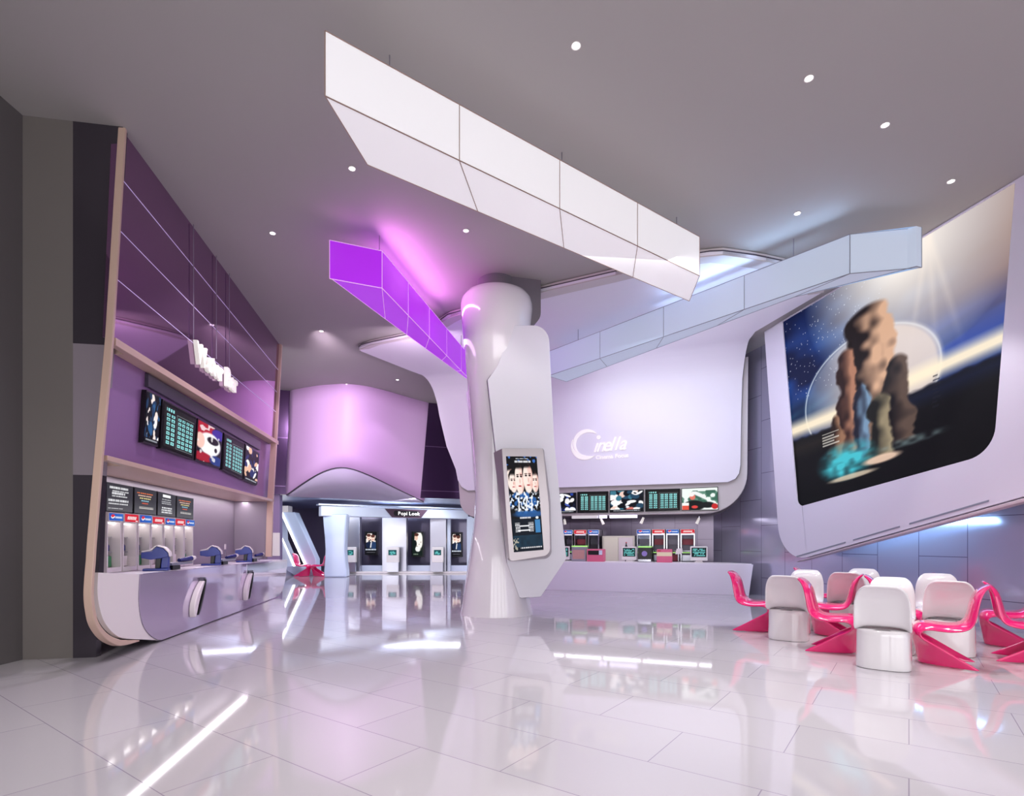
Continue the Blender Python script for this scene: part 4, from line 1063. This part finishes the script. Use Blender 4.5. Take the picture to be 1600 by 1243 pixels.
# ------------------------------------------------------------------ lilac drum, back left
dr = thing('ceiling_drum', 'large lilac curved volume hanging from the ceiling over the hall entrance', 'bulkhead', (-4.8, 17.5, 2.7))
tp = [(455, 610), (470, 607), (500, 602), (540, 599.5), (570, 602.5), (600, 609.5), (635, 620), (671, 630)]
bp = [(448, 773), (470, 757), (500, 738), (520, 730.5), (535, 728.5), (550, 731), (580, 743), (620, 763), (662, 783)]
def resample(pts, n):
    P = np.array(pts, float); d = np.r_[0, np.cumsum(np.hypot(*np.diff(P, axis=0).T))]; t = np.linspace(0, d[-1], n)
    return np.stack([np.interp(t, d, P[:, 0]), np.interp(t, d, P[:, 1])], 1)
def smooth_pts(pts, n):
    q = resample(pts, n)
    for _ in range(3): q[1:-1] = (q[:-2] + 2 * q[1:-1] + q[2:]) / 4
    return q
T_ = smooth_pts(tp, 33); B_ = smooth_pts(bp, 33)
top = [ceil_pt(u, v) for u, v in T_]; bot = []
for (u, v), t in zip(B_, top): bot.append(depth_pt(u, v, t.y))
b = MB(); n = 33; rows = 6; vs = []
for k in range(rows + 1):
    for t, q in zip(top, bot): vs.append(t + (q - t) * (k / rows))
fs = [(k * n + i, k * n + i + 1, (k + 1) * n + i + 1, (k + 1) * n + i) for k in range(rows) for i in range(n - 1)]
b.add(vs, fs).build('drum_skin', M['lilac'], dr, smooth=60).modifiers.new('thick', 'SOLIDIFY').thickness = .04
b = MB(); vs = []
c0, c1 = bot[0], bot[-1]
for i, q in enumerate(bot):
    f = i / (n - 1); c = c0 + (c1 - c0) * f; c.y += .02
    vs += [q + Vector((0, .03, -.01)), c + Vector((0, .06, -.012))]
b.add(vs, [(2 * i, 2 * i + 2, 2 * i + 3, 2 * i + 1) for i in range(n - 1)]).build('drum_underside', M['lilac2'], dr).modifiers.new('thick', 'SOLIDIFY').thickness = .03
MB().path([q + Vector((0, -.015, 0)) for q in bot], .02, 6).build('seam', M['edge'], dr)

# ------------------------------------------------------------------ entrance portal
pt = thing('entrance_portal', 'pale blue entrance portal with steel pillars and a plum name plate', 'portal', (-4.2, 21, 0))
hA = Vector((-6.8, 19.62)); hB = Vector((-1.78, 22.45))
HP = Plane(hA.x, hA.y, hB.x - hA.x, hB.y - hA.y, (hB - hA).y, -(hB - hA).x)
HL = (hB - hA).length
MB().prism(HP, [(0, 2.2), (HL, 2.2), (HL, 2.56), (0, 2.56)], -.5, 0).build('header', M['pale_blue'], pt, bevel=.02)
MB().pbox(HP, -.1, HL, 2.58, 2.63, -.4, .1).build('cornice', M['bluewhite'], pt)
# flared post
pr = []
for u0, u1, v in ((504, 541.5, 803), (505, 540, 820), (507, 538.5, 840), (508, 537.5, 858), (507.5, 538.5, 875), (506, 540.5, 890), (506, 541, 902)): pr.append((u0, u1, v))
fp = frontal(19.8)
L_ = [fp.px(a, v) for a, _, v in pr]; R_ = [fp.px(b_, v) for _, b_, v in pr]
zmin = L_[-1][1]
fixz = lambda p: (p[0], max(0.0, (p[1] - zmin)))
ol = [fixz(p) for p in L_] + [fixz(p) for p in reversed(R_)]
MB().prism(fp, ol, -.45, 0).build('post', M['bluewhite'], pt, bevel=.05, seg=4)
fp = frontal(22.4)
def fpr(u0, u1, zt_, n0, n1, m, name, parent): 
    a = fp.px(u0, 894, 0)[0]; b_ = fp.px(u1, 894, 0)[0]
    return MB().pbox(fp, a, b_, 0, zt_, n0, n1).build(name, m, parent, bevel=.01)
for u0, u1 in ((541, 562), (597, 635), (672, 697)): fpr(u0, u1, 2.3, -.3, 0, M['steel'], 'pillar', pt)
fpr(698.5, 703.5, 2.3, -.3, -.05, M['pale_blue'], 'jamb', pt); fpr(729.5, 742, 2.3, -.3, 0, M['pale_blue'], 'jamb', pt)
fpr(541, 742, .07, -.29, .25, M['ivory'], 'threshold', pt)
fpr(562, 742, .3, -.35, -.301, M['pale_blue'], 'kick_panel', pt)
# name plate
sa = HP.px(601, 797)[0]; sb = HP.px(668, 797)[0]
pl_ = MB().prism(HP, [(sa, 2.52), (sa + .28, 2.2), (sb - .28, 2.2), (sb, 2.52)], .004, .03).build('name_plate', M['signplate'], pt)
MB().prism(HP, roundpoly([(sa + .34, 2.26), (sb - .34, 2.26), (sb - .34, 2.46), (sa + .34, 2.46)], .08, 5), .031, .04).build('sign_window', M['black'], pt)
ww = sb - sa
letter_meshes('Popi Look', HP, sa + ww * .3, 2.295, .19, .041, .006, M['letters'], pt, bold=.003, gap=.02)
# ticket readers
for u0, u1, lab in ((538.5, 556, 'white ticket kiosk with a teal screen beside the flared post'), (604, 623, 'white ticket kiosk before the wide middle pillar'), (675, 692.6, 'white ticket kiosk at the right pillar near the column')):
    f2 = frontal(22.0)
    a = f2.px(u0, 894)[0]; b_ = f2.px(u1, 894)[0]
    th = thing('ticket_kiosk', lab, 'kiosk', ((a + b_) / 2, 21.95, 0), 'ticket kiosks at the entrance')
    MB().pbox(f2, a + .02, b_ - .02, .071, .45, -.12, .0).build('pedestal', M['steel'], th)
    MB().pbox(f2, a, b_, .451, 1.06, -.15, .03).build('case', M['ivory'], th, bevel=.01)
    picture('display', [f2.P(a + .08, .95, .034), f2.P(b_ - .08, .95, .034), f2.P(b_ - .08, .74, .034), f2.P(a + .08, .74, .034)], 16, 12, p_teal, M['screen'], th, int(u0))
# poster cases inside
for (u0, u1, v0, v1, fn, lab, sd) in ((570, 589, 830, 867, p_small_portrait, 'lit upright poster of two faces in the left doorway', 3), (643, 661.5, 830, 870, p_bride, 'lit upright poster of a pale figure in the middle doorway', 4), (705, 721.6, 831, 870, p_small_portrait, 'lit upright poster of two faces in the right doorway', 9)):
    f2 = frontal(24.1)
    c = [f2.px(u0, v0), f2.px(u1, v0), f2.px(u1, v1), f2.px(u0, v1)]
    th = thing('framed_poster', lab, 'poster', (sum(p[0] for p in c) / 4, 24.2, .6), 'posters inside the entrance')
    MB().prism(f2, c, -.29, 0).build('frame', M['black'], th, bevel=.01)
    cx = sum(p[0] for p in c) / 4; cz = sum(p[1] for p in c) / 4
    inn = [(cx + (a - cx) * .84, cz + (z - cz) * .9) for a, z in c]
    picture('display', [f2.P(a, z, .006) for a, z in inn], 36, 70, fn, M['screen'], th, sd)
# leaning white pillar with light edges
lpn = thing('leaning_pillar', 'pale blue leaning pillar with two glowing edges, left of the entrance portal', 'pillar', (-8, 20.8, 0))
fp = frontal(20.8)
q = lambda u, v: fp.px(u, v)
zf = lambda p: (p[0], max(0, p[1]))
MB().prism(fp, [zf(q(438, 800)), zf(q(438, 900)), zf(q(462, 900)), zf(q(456, 880)), zf(q(440, 842))], -.6, -.1).build('side_wall', M['pale_blue'], lpn)
MB().prism(fp, [zf(q(440.5, 800)), zf(q(462, 800)), zf(q(495, 873)), zf(q(495, 884)), zf(q(481, 884))], -.35, .1).build('beam', M['bluewhite'], lpn, bevel=.02)
MB().prism(fp, [zf(q(438, 790)), zf(q(452, 790)), zf(q(452, 800)), zf(q(438, 800))], -.3, .12).build('cap', M['ivory'], lpn, bevel=.01)
MB().prism(fp, [zf(q(440.5, 801)), zf(q(443.5, 801)), zf(q(482, 886)), zf(q(478.5, 884))], .101, .14).build('light_edge', M['strip'], lpn)
MB().prism(fp, [zf(q(438.5, 840)), zf(q(440.5, 841)), zf(q(465, 895)), zf(q(461.5, 895))], -.099, -.06).build('light_edge', M['strip'], lpn)
MB().prism(fp, [zf(q(438, 884)), zf(q(497, 884)), zf(q(497, 900)), zf(q(462, 900))], -.34, .05).build('foot', M['bluewhite'], lpn, bevel=.01)
f2 = frontal(17.2)
tag(MB().prism(f2, f2.pxs([(440, 704), (454, 704), (450.5, 773), (439, 773)]), -.0, .06).build('wall_plaque', M['ivory']), 'narrow white plaque on the dark wall left of the lilac drum', 'plaque')
f2 = frontal(17.25)
tag(MB().prism(f2, f2.pxs([(426, 832), (437.5, 832), (437.5, 868), (426, 868)]), 0, .04).build('wall_box', M['ivory']), 'white box panel on the wall past the bar end', 'panel')

# ------------------------------------------------------------------ chairs
# stations: centre (f,z), edge (f,z), half width, edge power
ST = [((-.372, .842), (-.366, .838), .135, 3.0), ((-.312, .815), (-.318, .795), .195, 3.5), ((-.255, .755), (-.285, .715), .226, 4), ((-.226, .68), (-.272, .65), .238, 4), ((-.205, .59), (-.258, .57), .242, 4), ((-.186, .505), (-.240, .475), .244, 4),
      ((-.150, .445), (-.20, .405), .246, 4), ((-.09, .42), (-.12, .37), .247, 4), ((.0, .415), (-.01, .36), .247, 4), ((.10, .422), (.08, .367), .246, 4), ((.185, .425), (.145, .365), .244, 4), ((.24, .405), (.182, .345), .242, 4),
      ((.268, .36), (.198, .315), .240, 3.5), ((.27, .31), (.175, .275), .238, 3), ((.258, .25), (.10, .233), .238, 2.6), ((.243, .18), (.0, .175), .240, 2.4), ((.228, .1), (-.13, .095), .244, 2.2), ((.216, .03), (-.245, .028), .248, 2.1), ((.21, .0), (-.285, .0), .25, 2.1)]
def chair_mesh(name):
    fine = []
    N = len(ST)
    def cr(p0, p1, p2, p3, t):
        return .5 * ((2 * p1) + (-p0 + p2) * t + (2 * p0 - 5 * p1 + 4 * p2 - p3) * t * t + (-p0 + 3 * p1 - 3 * p2 + p3) * t ** 3)
    A = np.array([[c[0], c[1], e[0], e[1], h, p] for c, e, h, p in ST])
    for i in range(N - 1):
        for t in (0, .5):
            fine.append(cr(A[max(i - 1, 0)], A[i], A[i + 1], A[min(i + 2, N - 1)], t))
    fine.append(A[-1])
    W = 20; vs = []; fs = []
    for f0, z0, f1, z1, h, p in fine:
        for k in range(W + 1):
            w = -1 + 2 * k / W; e = abs(w) ** p
            vs.append((f0 + (f1 - f0) * e, h * w, max(0.0, z0 + (z1 - z0) * e)))
    for i in range(len(fine) - 1):
        for k in range(W):
            a = i * (W + 1) + k; fs.append((a, a + 1, a + W + 2, a + W + 1))
    me = bpy.data.meshes.new(name); me.from_pydata(vs, [], fs); me.update()
    me.polygons.foreach_set('use_smooth', [True] * len(me.polygons))
    return me
def pedestal_mesh(name):
    vs = []; fs = []; N = 40
    rows = [(.0, .232, .232), (.004, .242, .24), (.05, .244, .242), (.2, .238, .236), (.33, .235, .233), (.38, .233, .231), (.394, .222, .22), (.396, .1, .1)]
    for z, a, b_ in rows:
        for k in range(N):
            t = 2 * math.pi * k / N; c, s_ = math.cos(t), math.sin(t); p = .62
            vs.append((.0 + b_ * math.copysign(abs(c) ** p, c), a * math.copysign(abs(s_) ** p, s_), z))
    for i in range(len(rows) - 1):
        for k in range(N): fs.append((i * N + k, i * N + (k + 1) % N, (i + 1) * N + (k + 1) % N, (i + 1) * N + k))
    fs += [tuple(reversed(range(N))), tuple(range((len(rows) - 1) * N, len(rows) * N))]
    me = bpy.data.meshes.new(name); me.from_pydata(vs, [], fs); me.update(); me.materials.append(M['whitegloss'])
    me.polygons.foreach_set('use_smooth', [True] * len(me.polygons)); me.set_sharp_from_angle(angle=R(50))
    return me
CHAIR_PINK = chair_mesh('curved_chair'); CHAIR_PINK.materials.append(M['pink'])
ST_ALL = ST; ST = ST_ALL[:12] + [((.25, .392), (.2, .34), .238, 4)]
SHELL_WHITE = chair_mesh('seat_shell'); SHELL_WHITE.materials.append(M['whitegloss'])
PEDESTAL = pedestal_mesh('pedestal')
def thick(o):
    q = o.modifiers.new('thick', 'SOLIDIFY'); q.thickness = .024; q.offset = 0
    q = o.modifiers.new('smooth', 'SUBSURF'); q.levels = 1; q.render_levels = 1
def chair(kind, x, y, deg, label, group=True):
    if kind == 'pink':
        o = bpy.data.objects.new('cantilever_chair', CHAIR_PINK); COL.objects.link(o); thick(o)
        g_ = 'pink moulded chairs'
    else:
        o = bpy.data.objects.new('white_chair', None); COL.objects.link(o)
        a = bpy.data.objects.new('seat_shell', SHELL_WHITE); COL.objects.link(a); a.parent = o; thick(a)
        b_ = bpy.data.objects.new('pedestal', PEDESTAL); COL.objects.link(b_); b_.parent = o; b_.location = (0, 0, -.011)
        g_ = 'white moulded chairs'
    o.location = (x, y, 0.012); o.rotation_euler = (0, 0, R(deg))
    tag(o, label, 'chair', g_ if group else None)
    return o
CH = [('pink', 3.55, 8.0, -36, 'pink curved chair at the far left of the seating, facing right'), ('pink', 3.80, 6.5, -36, 'pink chair facing right, just left of the large front white chair'),
      ('pink', 4.42, 7.6, 144, 'pink chair facing left, behind the one left of the front white chair'), ('pink', 5.13, 9.2, -36, 'pink chair seat peeping out behind the second white chair'),
      ('pink', 5.68, 8.0, 144, 'pink chair back with a right leaning tip, behind the front white chair'), ('pink', 4.95, 7.05, -36, 'pink chair mostly hidden behind the large front white chair'),
      ('pink', 4.55, 5.80, 144, 'pink chair facing left, just right of the large front white chair'), ('pink', 5.56, 5.95, -36, 'pink chair facing right, cut by the right picture edge'),
      ('pink', 6.14, 6.82, 144, 'pink chair facing left, behind the chair cut by the right edge'),
      ('white', 3.70, 7.35, 53, 'white chair seen from behind, leftmost of the white ones'), ('white', 4.36, 8.25, -127, 'white chair behind the leftmost white chair'), ('white', 4.93, 8.07, 53, 'white chair behind the leaning pink back, middle of the seating'),
      ('white', 5.46, 8.6, -127, 'white chair farthest back in the middle of the seating'), ('white', 3.86, 5.72, 53, 'large white chair seen from behind, nearest the viewer'), ('white', 4.46, 6.5, -127, 'white chair right behind the nearest white chair'),
      ('white', 5.62, 7.27, -127, 'white chair close to the wall on the right'), ('white', 5.08, 6.4, 53, 'white chair seen from behind, right of the front pair')]
for c in CH: chair(*c)
# small chairs by the entrance
for kd, u, dg, lab in (('pink', 474, 0, 'tiny pink chair by the entrance, facing right'), ('pink', 499, 180, 'tiny pink chair by the entrance, facing left')):
    p = floor_pt(u, 900); chair(kd, p.x, p.y, dg, lab, False)['group'] = 'chairs by the entrance'

# ------------------------------------------------------------------ light
def lamp(kind, name, loc, power, color=(1, 1, 1), rot=(0, 0, 0), size=.1, size_y=None, spot=None, blend_=.5, target=None):
    l = bpy.data.lights.new(name, kind); l.energy = power; l.color = color
    if kind == 'AREA':
        l.size = size
        if size_y: l.shape = 'RECTANGLE'; l.size_y = size_y
    else:
        l.shadow_soft_size = size
    if kind == 'SPOT': l.spot_size = R(spot); l.spot_blend = blend_
    o = bpy.data.objects.new(name, l); COL.objects.link(o); o.location = loc
    if target is not None:
        o.rotation_euler = (Vector(target) - Vector(loc)).to_track_quat('-Z', 'Y').to_euler()
    else: o.rotation_euler = rot
    return o
WARM = (1, .965, .95); LIL = (.93, .72, 1.0); BLU = (.72, .85, 1.0)
spots = {0: (WARM, 300, 58), 1: (WARM, 400, 58), 2: (WARM, 330, 70), 3: (WARM, 330, 46), 4: ((.9, .95, 1), 60, 40), 5: (WARM, 60, 100), 6: (WARM, 240, 70), 7: ((.95, .86, 1), 300, 100), 8: (LIL, 250, 90), 9: (LIL, 70, 110), 10: (LIL, 60, 110)}
for k, (u, v, _l) in enumerate(dls):
    c, pw, an = spots[k]; p = ceil_pt(u, v)
    lamp('SPOT', 'downlight_lamp', (p.x, p.y, CEIL - .012), pw, c, (0, 0, 0), .03, spot=an, blend_=.35)
for x, y in ((-3.2, 2.5), (0, 2.2), (3.2, 2.5), (-2, -1.5), (2, -1.5), (5.2, 1.5)):
    lamp('SPOT', 'downlight_lamp', (x, y, CEIL - .012), 300, WARM, (0, 0, 0), .05, spot=110, blend_=.5)
# light boxes: coloured tubes added on top, boosting their glow on the ceiling
def glow_strips(front, offs, color, power, z=5.66):
    for i in range(len(front) - 1):
        a = Vector((*front[i], z)); b_ = Vector((*front[i + 1], z)); b_ = a + (b_ - a) * (.5 if i else 1.0); o_ = Vector((offs[i][0] + offs[i + 1][0], offs[i][1] + offs[i + 1][1], 0)) * .5
        m_ = (a + b_) * .5; L = (b_ - a).length; d_ = (b_ - a).normalized(); n_ = Vector((-d_.y, d_.x, 0)); n_ = n_ if n_.dot(o_) > 0 else -n_
        for c, sgn in ((m_ , -1), (m_ + o_, 1)):
            tgt = c + n_ * sgn * 1.0 + Vector((0, 0, .22))
            l = lamp('AREA', 'box_glow_strip', c - n_ * sgn * .1, power * L * (1.0 if sgn < 0 else .5) * (1.0 if i else .12), color, size=L * .95, size_y=.06)
            zax = -(tgt - c).normalized(); xax = (b_ - a).normalized(); xax = (xax - zax * xax.dot(zax)).normalized(); yax = zax.cross(xax)
            import mathutils
            l.rotation_euler = mathutils.Matrix((xax, yax, zax)).transposed().to_euler()
glow_strips(pf, po, (1.0, .30, .98), 8)
glow_strips(bf, bo_, (.42, .66, 1.0), 3)
# added fill lamps at the light boxes, and one aimed at the drum
lamp('SPOT', 'drum_fill', (-4.26, 12.22, 5.93), 1000, (.96, .76, .99), size=.25, spot=88, blend_=1.0, target=(-4.9, 16.8, 3.9))  # added spot that brightens the drum, beside an existing downlight
ba = Vector((bf[1][0] + bo_[1][0], bf[1][1] + bo_[1][1], 0)); bb = Vector((bf[2][0] + bo_[2][0], bf[2][1] + bo_[2][1], 0))
dv = (bb - ba).normalized(); pv = Vector((-dv.y, dv.x, 0)); pv = pv if pv.y > 0 else -pv
l_ = lamp('AREA', 'box_fill_lamp', (ba + bb) * .5 + pv * .12 + Vector((0, 0, 5.2)), 44, (.88, .89, 1.0), size=(bb - ba).length * .9, size_y=.3)  # added behind the blue box to brighten the canopy wall
import mathutils
zx = -(pv - Vector((0, 0, .55))).normalized(); l_.rotation_euler = mathutils.Matrix((dv, zx.cross(dv), zx)).transposed().to_euler()
lamp('AREA', 'box_fill_lamp', (1.2, 7.2, 4.98), 14, (1, .97, .99), size=4, size_y=.5, target=(.8, 11, 1.5))  # added to brighten the far upright surfaces
lamp('AREA', 'box_fill_lamp', (-2.1, 11.7, 5.3), 30, (1.0, .8, 1.0), size=1.2, size_y=.3, target=(-2.0, 14.6, 4.4))  # added pink light for the left lobe of the canopy
lamp('AREA', 'box_fill_lamp', (-1.6, 10.0, 5.0), 35, (.85, .45, 1.0), (0, 0, 0), 3.5, .6, target=(-1.9, 10.6, 0))
lamp('AREA', 'box_fill_lamp', (3.2, 9.6, 5.0), 60, (.7, .82, 1.0), (0, 0, 0), 4, .6, target=(3.2, 10.4, 0))
# bar niche light, desk light, entrance fill
lamp('AREA', 'niche_lamp', BAR.P(4.0, 2.16, -.55), 26, (1, .94, 1), (0, 0, math.atan2(BAR.d[1], BAR.d[0])), 7, .12)
lamp('AREA', 'desk_lamp', CIN.P(2.4, 1.88, -.7), 22, (.93, .9, 1), (0, 0, math.atan2(CIN.d[1], CIN.d[0])), 5.5, .2)
lamp('AREA', 'entrance_fill', (-4.5, 21.2, 2.7), 85, (.85, .9, 1), (0, 0, 0), 5, .6)
lamp('AREA', 'entrance_fill', (-6.2, 18.6, 2.72), 90, (.92, .95, 1), size=6, size_y=.4, target=(-6.0, 20.8, .8))  # added front lamp, brightens the portal and the leaning pillar
lamp('AREA', 'entrance_fill', (-4.5, 23.4, 2.7), 30, (.9, .85, 1), (0, 0, 0), 5, .6)
# blue wash behind the billboard
bl_ = lamp('AREA', 'board_wall_wash', BRD.P(2.3, 1.62, -.24), 15, (.36, .66, 1.0), size=2.2, size_y=.16, target=BRD.P(2.3, .9, -.8))

lamp('AREA', 'board_wall_wash', BRD.P(.55, 3.4, -.24), 22, (.6, .68, 1.0), size=.1, size_y=4.2, target=BRD.P(-.4, 3.4, -.8))  # strip added to brighten the wall left of the board
w = bpy.data.worlds.new('world'); SC.world = w; w.use_nodes = True
bg = w.node_tree.nodes['Background']; bg.inputs['Color'].default_value = (.98, .97, 1.0, 1); bg.inputs['Strength'].default_value = 2.8

# ------------------------------------------------------------------ camera
cam = bpy.data.cameras.new('camera'); co = bpy.data.objects.new('camera', cam); COL.objects.link(co)
co.location = (0, 0, EYE); co.rotation_euler = (R(90), 0, 0)
cam.sensor_fit = 'HORIZONTAL'; cam.sensor_width = 36; cam.lens = F / 1600 * 36
cam.shift_y = (CY - 621.5) / 1600
cam.clip_end = 200
SC.camera = co
SC.view_settings.view_transform = 'Standard'; SC.view_settings.look = 'None'
SC.view_settings.gamma = 1; SC.view_settings.use_curve_mapping = False
SC.view_settings.exposure = 0.33
SC.cycles.use_denoising = True
SC.cycles.max_bounces = 10; SC.cycles.diffuse_bounces = 5; SC.cycles.glossy_bounces = 5; SC.cycles.transmission_bounces = 6
SC.cycles.caustics_reflective = False; SC.cycles.caustics_refractive = False
SC.cycles.sample_clamp_indirect = 6
